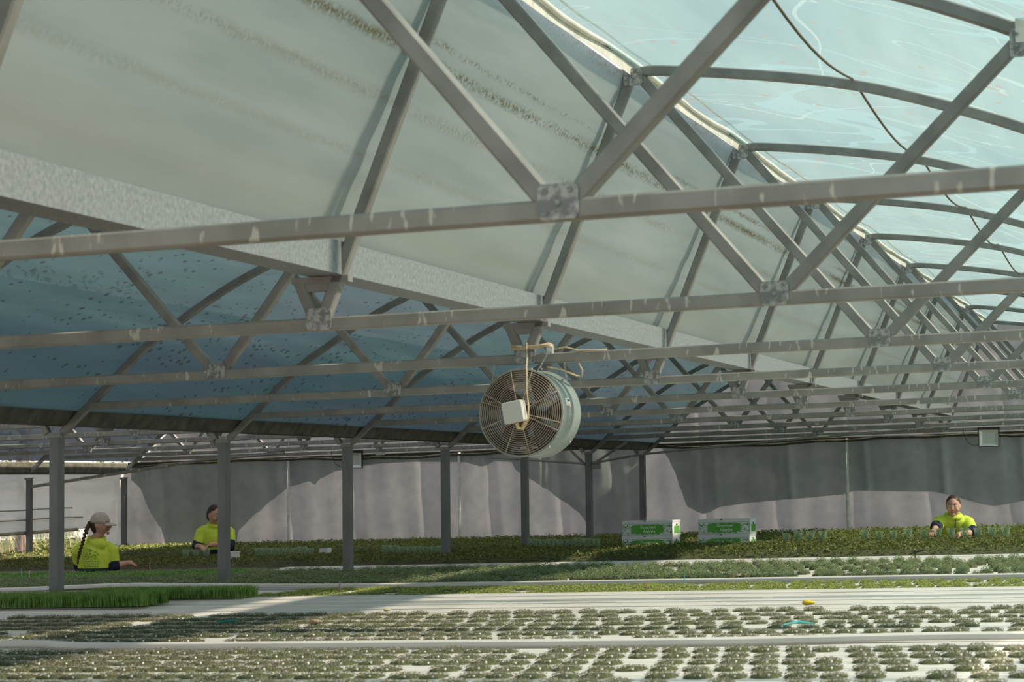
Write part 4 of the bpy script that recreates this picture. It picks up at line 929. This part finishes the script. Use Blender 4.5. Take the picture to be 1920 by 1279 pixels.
    for (s0, el, wr, hd, curl) in arms:
        s0, el, wr = map(Vector, (s0, el, wr)); bb.tube([s0.lerp(sc, .60)+Vector((0, 0, -.005)), s0.lerp(sc, .22)+Vector((0, 0, -.004)), s0.lerp(el, .12)+Vector((0, 0, -.006)), s0.lerp(el, .5), s0.lerp(el, .80)], [.050, .066, .072, .069, .066], 14)
    cloth(bb, 'hi_vis_top', M_hiviz)
    bb = MB(local=True); bb.loft([(mid(.57), hw*1.0, .145, an), (mid(.84), hw*1.02, .15, an), (hp, hw*1.04, .152, an), (hp+Vector((0, 0, -.06)), hw*.98, .145, an)], 22); cloth(bb, 'navy_hem_band', M_navy)
    for (s0, el, wr, hd, curl) in arms:
        s0, el, wr = map(Vector, (s0, el, wr)); bb = MB(local=True); bb.tube([s0.lerp(el, .70), el, el.lerp(wr, .30)], [.069, .067, .056], 14); cloth(bb, 'navy_cuff', M_navy)
    bb = MB(local=True)
    for s_ in (-1, 1):
        hj = hp+Vector((math.cos(an), math.sin(an), 0))*s_*.085+Vector((0, 0, -.05)); kn = Vector((hj.x+s_*.01, hj.y-.02, .46)); ak = Vector((hj.x+s_*.02, hj.y+.01, .09)); bb.tube([hj+Vector((0, 0, .06)), hj.lerp(kn, .5), kn, kn.lerp(ak, .5), ak+Vector((0, 0, .0))], [.105, .09, .07, .066, .06], 12)
    cloth(bb, 'trousers', M_jean, .012)
    for s_ in (-1, 1):
        hj = hp+Vector((math.cos(an), math.sin(an), 0))*s_*.085; c_ = Vector((hj.x+s_*.02, hj.y-.03, .0)); b = MB(local=True).ell(c_+Vector((0, -.03, .045)), .048, .13, .045, nu=14, nv=8, fn=lambda p: Vector((p.x, p.y, max(p.z, -.95)))); b.build('shoe', M_dark, e, smooth=True)
    # hair
    b = MB(local=True)
    def hairf(p):
        q = hf(p); 
        if q.z < -.15 and p.y < .35: q = q*.80
        return q
    if cap is None:
        b.ell(hc+Rh @ Vector((0, .014, .012)), hr[0]*1.07, hr[1]*1.02, hr[2]*1.0, R=Rh, nu=20, nv=14, fn=lambda p: (Vector((p.x, p.y, p.z)) if (p.y > -.30+max(0, -p.z)*1.3-1.0*max(0, p.z)) else Vector((p.x*.86, p.y*.88, p.z*.96+(.0)))))
    else:
        b.ell(hc+Rh @ Vector((0, .02, -.012)), hr[0]*1.05, hr[1]*.92, hr[2]*.85, R=Rh, nu=20, nv=14, fn=lambda p: (p if p.y > .05 else Vector((p.x*.84, p.y*.8, p.z*.8))))
    if hair == 'bun': b.ell(hc+Rh @ Vector((0, .098, -.005)), .030, .034, .034, R=Rh, nu=12, nv=8)
    if hair == 'tail': b.tube([hc+Rh @ Vector((0, .085, .02)), hc+Rh @ Vector((0, .125, -.01)), hc+Rh @ Vector((0, .115, -.06)), hc+Rh @ Vector((0, .10, -.09))], [.022, .030, .024, .010], 10)
    b.build('hair', M_hair, e, smooth=True)
    if braid:
        b = MB(local=True); P = [Vector(p) for p in braid]; n = 24
        for i in range(n):
            t = i/(n-1); kk = t*(len(P)-1); a_ = min(int(kk), len(P)-2); c_ = P[a_].lerp(P[a_+1], kk-a_); r_ = .020*(1-.40*t)
            b.ell(c_+Vector((.006*(1 if i % 2 else -1), 0, 0)), r_, r_*.9, r_*1.05, nu=8, nv=6)
        b.tube([P[0], P[0]+Vector((.02, .01, .01))], .012, 6); b.ell(P[-1]+Vector((-.003, 0, -.03)), .011, .010, .034, nu=8, nv=6)
        b.build('braid', M_hair, e, smooth=True)
    if cap:
        b = MB(local=True); b.ell(hc+Rh @ Vector((0, .008, .030)), .084, .103, .098, R=Rh, nu=22, nv=14, fn=lambda p: Vector((p.x, p.y, p.z if p.z > -.18 else -.18-(p.z+.18)*.05)))
        b.build('cap_crown', M_cap, e, smooth=True)
        b = MB(local=True); vs = []
        for i in range(9):
            a = math.radians(-90-52+104*i/8); 
            for r_, dz in ((.080, .018), (.125, .022), (.172, .006)):
                rr = r_ if r_ < .1 else r_*(1-.10*abs(i-4)/4)
                vs.append(hc+Rh @ Vector((.80*rr*math.cos(a), rr*math.sin(a)*1.02, dz-.012*abs(i-4)/4)))
        m0 = len(vs); vs += [v+Vector((0, 0, -.005)) for v in vs]; fs = [(i*3+j, i*3+j+1, (i+1)*3+j+1, (i+1)*3+j) for i in range(8) for j in range(2)]; fs += [tuple(k+m0 for k in reversed(f)) for f in fs]
        b.add(vs, fs); b.build('cap_brim', M_cap, e, smooth=True)
    for s_ in (-1, 1):
        b = MB(local=True).ell(H_(s_*.029, -.0835, .013), .0125, .007, .006, R=Rh, nu=10, nv=6); b_eye = b.build('eye', M_peg, e, smooth=True)
        ey = bpy.data.objects[-1] if False else b_eye; b = MB(local=True).ell(H_(s_*.029, -.0885, .013), .0055, .004, .0055, R=Rh, nu=8, nv=6); b.build('iris', M_dark, ey, smooth=True)
        b = MB(local=True).tube([H_(s_*.012, -.091, .030), H_(s_*.030, -.088, .036), H_(s_*.048, -.076, .029)], [.0035, .004, .0025], 6); b.build('eyebrow', M_hair, e, smooth=True)
    b = MB(local=True).ell(H_(0, -.092, -.052), .023, .008, .0065, R=Rh, nu=12, nv=6); b.build('mouth', M_lip, e, smooth=True)
    if badge:
        b = MB(local=True).tube([sc+Vector((.0, -.088, .03)), sc+Vector((-.005, -.135, -.05)), sc+Vector((-.01, -.155, -.15)), sc+Vector((-.01, -.145, -.25))], [.006, .005, .005, .004], 6); b.build('zip', M_dark, e, smooth=True)
        p = sc+Vector(badge); b = MB(local=True).ell(p, .032, .014, .020, nu=14, nv=8); b.build('badge', M_dark, e, smooth=True)
        b = MB(local=True).tube([p+Vector((.02, 0, .01)), p+Vector((.045, .01, .11))], .003, 6); b.build('cord', M_dark, e)
    if backprint:
        b = MB(local=True); rs = random.Random(4); c_ = Vector(backprint); ud = Vector((math.cos(an), math.sin(an), 0)); tz = (hp-sc).normalized()
        for row in range(6):
            x = -.075+rs.uniform(0, .01)
            while x < .075:
                l_ = rs.uniform(.010, .024); p = c_+ud*x+tz*(.06+row*.018); q = p+ud*l_
                b.add([p+Vector((0, -.001, .004)), q+Vector((0, -.001, .004)), q+Vector((0, -.001, -.004)), p+Vector((0, -.001, -.004))], [(0, 1, 2, 3)]); x += l_+.008
        for row in range(7):
            for k in range(3):
                x = rs.uniform(-.06, .06); p = c_+ud*x+tz*(-.06+row*.016); l_ = rs.uniform(.01, .028); q = p+ud*l_+tz*rs.uniform(-.012, .012)
                b.add([p+Vector((0, -.001, .005)), q+Vector((0, -.001, .005)), q+Vector((0, -.001, -.004)), p+Vector((0, -.001, -.004))], [(0, 1, 2, 3)])
        tag(b.build('back_print', M_ink2, e), kind='stuff')
    return tag(e, label, 'person')
V_ = lambda *a: a
# worker facing the viewer, leaning over the sleeves
person((-2.56, 23.3), yaw, -.28, (-.03, -.10, 1.423), .12, ((-.165, -.02, 1.27), (.145, .02, 1.275)), (.03, .30, .93),
       [((-.165, -.02, 1.26), (-.235, -.16, 1.19), (-.285, -.30, 1.165), (-.33, -.40, 1.135), .7), ((.145, .02, 1.26), (.165, -.14, 1.13), (.02, -.28, 1.135), (-.06, -.33, 1.095), .9)],
       'person facing the camera in yellow-green top with navy cuffs, leaning over herbs at right', 'bun', badge=(-.055, -.185, -.10), collar=(.8, 0))
# worker in a cap seen from behind, head turned to the right
person((-10.66, 19.0), yaw, 1.35, (.045, .0, 1.505), .05, ((-.175, -.03, 1.29), (.135, .06, 1.30)), (-.035, .02, .90),
       [((-.175, -.03, 1.27), (-.19, .13, 1.08), (-.06, .27, 1.05), (.02, .32, 1.04), .6), ((.145, .06, 1.27), (.165, .06, 1.08), (.265, .17, 1.105), (.33, .22, 1.10), .8)],
       'person seen from behind in a beige cap and yellow-green hooded top, long dark braid', 'none', cap=True, braid=[(-.060, -.02, 1.52), (-.085, -.075, 1.45), (-.105, -.135, 1.34), (-.13, -.16, 1.24), (-.145, -.17, 1.17)], collar=(-.75, 0), backprint=(-.02, -.148, 1.20))
# worker half hidden by the post
person((-11.00, 22.40), yaw, .75, (.0, -.03, 1.548), .22, ((-.150, .0, 1.385), (.165, .02, 1.385)), (.01, .06, .97),
       [((-.150, .0, 1.37), (-.200, -.06, 1.18), (-.155, -.22, 1.185), (-.10, -.29, 1.18), .9), ((.165, .02, 1.37), (.185, -.08, 1.18), (.03, -.20, 1.21), (-.05, -.24, 1.20), .9)],
       'person in yellow-green hooded top with tied dark hair, half hidden by a post', 'tail', collar=(.75, 0))
# ------------------------------------------------------------------ outside, seen under the raised curtain
rs = random.Random(11)
b = MB(); nx, ny = 26, 40; vs = []
for i in range(nx+1):
    for j in range(ny+1):
        x = -48+19*i/nx; y = 22+44*j/ny; vs.append((x, y, -H+1.55*math.exp(-((x+38)/5.)**2)*(1+.2*math.sin(y*.5))+.1*math.sin(x*3+y*2)-.02))
b.add(vs, [(i*(ny+1)+j, (i+1)*(ny+1)+j, (i+1)*(ny+1)+j+1, i*(ny+1)+j+1) for i in range(nx) for j in range(ny)])
tag(b.build('soil_bank', M_bank, origin=(-35, 44, -H), smooth=True), 'pinkish bare soil bank outside beyond the left curtain', 'bank')
n = 9000; P = np.stack([-16.3-rng.uniform(0, 1, n)**1.5*12, 20+rng.uniform(0, 1, n)*24, np.full(n, -H)], 1)
V, F = blades(P, 1.42, .014, .4); o = fast_mesh('dry_grass', V, F, [M_grass, M_grass, M_shrub], origin=(-20, 30, -H)); tag(o, 'tall dry grass outside beyond the left curtain', 'grass', kind='stuff')
def shrub(x, y, r, h, label, n=1600):
    e = empty('shrub', (x, y, -H)); a = rng.normal(size=(n, 3)); a /= np.linalg.norm(a, axis=1)[:, None]; P = a*rng.uniform(.55, 1, n)[:, None]*np.array([r, r, h/2])+np.array([0, 0, h*.55])
    V, F = leafcloud(P, .09); fast_mesh('foliage', V, F, [M_shrub, M_shrub2], local=True, parent=e)
    b = MB(local=True)
    b.tube([(0, 0, 0), (.03, .02, h*.5), (0, 0, h*.8)], [.03, .02, .01], 6); b.build('stem', M_bark, e); tag(e, label, 'shrub')
shrub(-18.2, 26.6, .5, 1.05, 'low dark green shrub outside between the two left side posts'); shrub(-17.3, 29.2, .6, 1.15, 'low green shrub outside just right of the tree trunk')
shrub(-24.5, 33.5, 2.6, 3.6, 'large green bush outside behind the tree trunk', 5000); shrub(-27, 40, 3.0, 4.2, 'large olive bush far outside at the left edge', 5000); shrub(-22.5, 44, 2.6, 3.4, 'green bush far outside near the red pole', 4000)
shrub(-20.5, 27.5, .9, 1.2, 'green weeds outside at the far left edge', 2600); shrub(-19.5, 33.5, .8, 1.1, 'green weeds outside behind the red pole', 2600)
e = empty('tree', (-17.25, 28.55, -H)); P = [(-17.27+.05*math.sin(z*5), 28.55, -H+z) for z in np.linspace(0, 4.2, 12)]
MB().tube(P, [.14-.012*i/2 for i in range(12)], 10).build('trunk', M_bark, e, smooth=True)
b = MB(); b.tube([P[4], (-17.05, 28.5, -.05), (-16.9, 28.5, .1)], [.04, .03, .02], 7); b.build('branch', M_bark, e)
n = 2600; a = rng.normal(size=(n, 3)); Pc = a*np.array([1.0, 1.0, .6])+np.array([-17.3, 28.6, 2.4]); V, F = leafcloud(Pc, .12); fast_mesh('crown', V-np.array([-17.25, 28.55, -H]), F, [M_shrub, M_shrub2], local=True, parent=e)
tag(e, 'pale mottled tree trunk outside beside the left side post', 'tree')
b = MB().tube([(-17.4, 30.4, -H), (-17.3, 30.7, -.15)], .025, 8); tag(b.build('leaning_pole', M_rust, origin=(-17.4, 30.4, -H)), 'thin rusty red pole leaning outside left of the worker in the cap', 'pole')
e = empty('parked_vehicle', (-26, 44, -H)); b = MB(); b.sweep([0, 1, 2, 3], lambda i: [(-27.6, 43.2, 0), ] and [(x-26, y+44, -H+[.35, .95, 1.0, 1.6][i]) for x, y in [(-2.1*[1, 1, .75, .62][i], -.9*[1, 1, .95, .8][i]), (2.1*[1, 1, .6, .5][i], -.9*[1, 1, .95, .8][i]), (2.1*[1, 1, .6, .5][i], .9*[1, 1, .95, .8][i]), (-2.1*[1, 1, .75, .62][i], .9*[1, 1, .95, .8][i])]])
b.build('bodywork', M_carton, e); b = MB().box(-27.0, -25.1, 43.22, 43.24, -H+1.08, -H+1.42); b.build('side_window', M_dark, e)
for x in (-27.3, -24.7): MB().tube([(x, 43.0, -H+.34), (x, 43.2, -H+.34)], .34, 18).build('wheel', M_dark, e)
tag(e, 'pale vehicle parked far outside near the red pole', 'vehicle')
# things not needed as helpers
for ob in bpy.data.objects:
    if '_o' in ob: del ob['_o']
